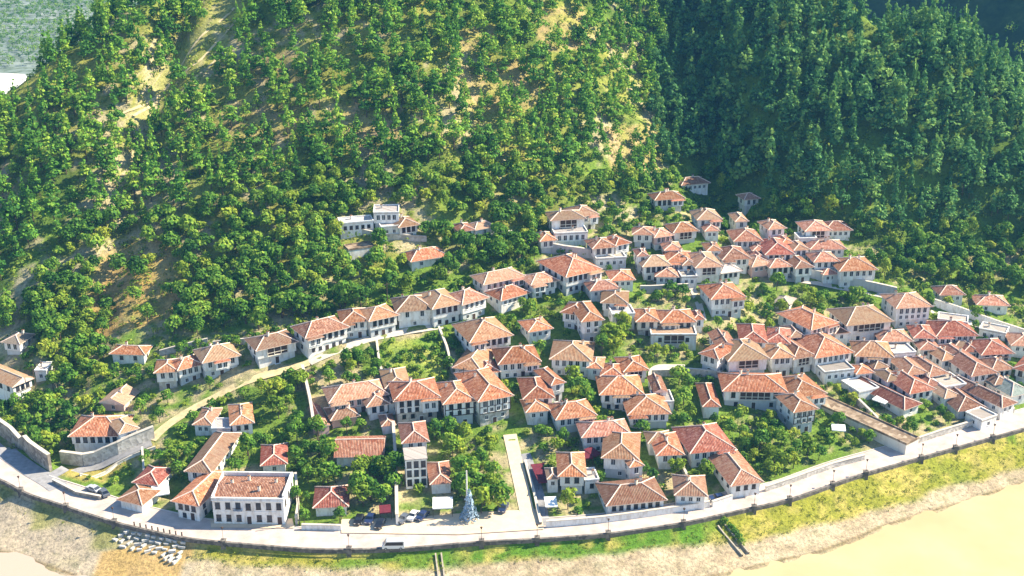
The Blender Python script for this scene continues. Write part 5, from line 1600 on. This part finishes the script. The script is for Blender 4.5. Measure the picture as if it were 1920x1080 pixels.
# drain cuts through the bank
DRAIN = plain('drain_concrete', (.36, .31, .24), .95, .05, .25, 1.5)
def drain(px0, px1, w, label):
    a = G(*px0); c = G(*px1)
    b = MB(); d = Vector((c[0] - a[0], c[1] - a[1], 0)); L = d.length; d.normalize(); s = Vector((-d.y, d.x, 0))
    n = 8
    for i in range(n):
        p = Vector((a[0], a[1], 0)) + d * L * i / n; q = Vector((a[0], a[1], 0)) + d * L * (i + 1) / n
        zp, zq = tz(p.x, p.y), tz(q.x, q.y)
        for sg in (-1, 1):
            o0 = s * sg * w / 2; o1 = s * sg * (w / 2 + .35)
            b.face([(*(p + o0).xy, zp + .45), (*(q + o0).xy, zq + .45), (*(q + o1).xy, zq + .45), (*(p + o1).xy, zp + .45)])
            b.face([(*(p + o0).xy, zp - .5), (*(q + o0).xy, zq - .5), (*(q + o0).xy, zq + .45), (*(p + o0).xy, zp + .45)])
            b.face([(*(p + o1).xy, zp + .45), (*(q + o1).xy, zq + .45), (*(q + o1).xy, zq - .5), (*(p + o1).xy, zp - .5)])
    o = b.build('drain_channel', DRAIN); setp(o, label, 'drain', kind='thing')
drain((1352, 985), (1398, 1040), 1.6, 'concrete drain channel cutting through the bank below the corner house')
drain((822, 1040), (828, 1085), 1.0, 'narrow drain channel in the bank below the tan square')
for k, (px, py) in enumerate([(1362, 985), (1370, 992), (1378, 1001), (1384, 1010), (1390, 1019), (1356, 979)]):
    P = G(px, py); place_tree('bush', k % 3, P[0], P[1], .75, 'dark green bush growing in the concrete drain channel', 'bush', 'bushes in the drain channel')

# ------------------------------------------------------------------ light, sky, air
SUN = Vector((.755, .19, .63)).normalized()
sun = D.lights.new('sun', 'SUN'); sun.energy = 5.0; sun.angle = math.radians(.53); sun.color = (1.0, .90, .70)
so = D.objects.new('sun', sun); COL.objects.link(so); so.rotation_euler = SUN.to_track_quat('Z', 'Y').to_euler()
w = D.worlds.new('World'); S.world = w; w.use_nodes = True
nt = w.node_tree; bg = nt.nodes['Background']
sky = nt.nodes.new('ShaderNodeTexSky'); sky.sky_type = 'NISHITA'; sky.sun_disc = False
sky.sun_elevation = math.asin(SUN.z); sky.sun_rotation = math.atan2(SUN.x, SUN.y)
sky.air_density = 1.2; sky.dust_density = .3; sky.ozone_density = 4.5
nt.links.new(sky.outputs[0], bg.inputs[0]); bg.inputs[1].default_value = .09
S.view_settings.view_transform = 'Standard'; S.view_settings.look = 'None'; S.view_settings.exposure = 1.42
hz = MB(); hz.box(-2200, 2200, -60, 3200, -8, 420)
vm = D.materials.new('haze_air'); vm.use_nodes = True
vt = vm.node_tree
for n in list(vt.nodes):
    if n.type != 'OUTPUT_MATERIAL': vt.nodes.remove(n)
pv = vt.nodes.new('ShaderNodeVolumePrincipled'); pv.inputs['Color'].default_value = (.14, .46, 1.0, 1); pv.inputs['Density'].default_value = .00009; pv.inputs['Anisotropy'].default_value = .1
vt.links.new(pv.outputs[0], vt.nodes['Material Output'].inputs['Volume'])
o = hz.build('haze', vm); setp(o, 'thin bluish haze in the air over the valley', 'haze', kind='stuff')
S.cycles.volume_bounces = 1
S.cycles.max_bounces = 6; S.cycles.diffuse_bounces = 2; S.cycles.glossy_bounces = 2; S.cycles.transmission_bounces = 3
S.cycles.use_denoising = True
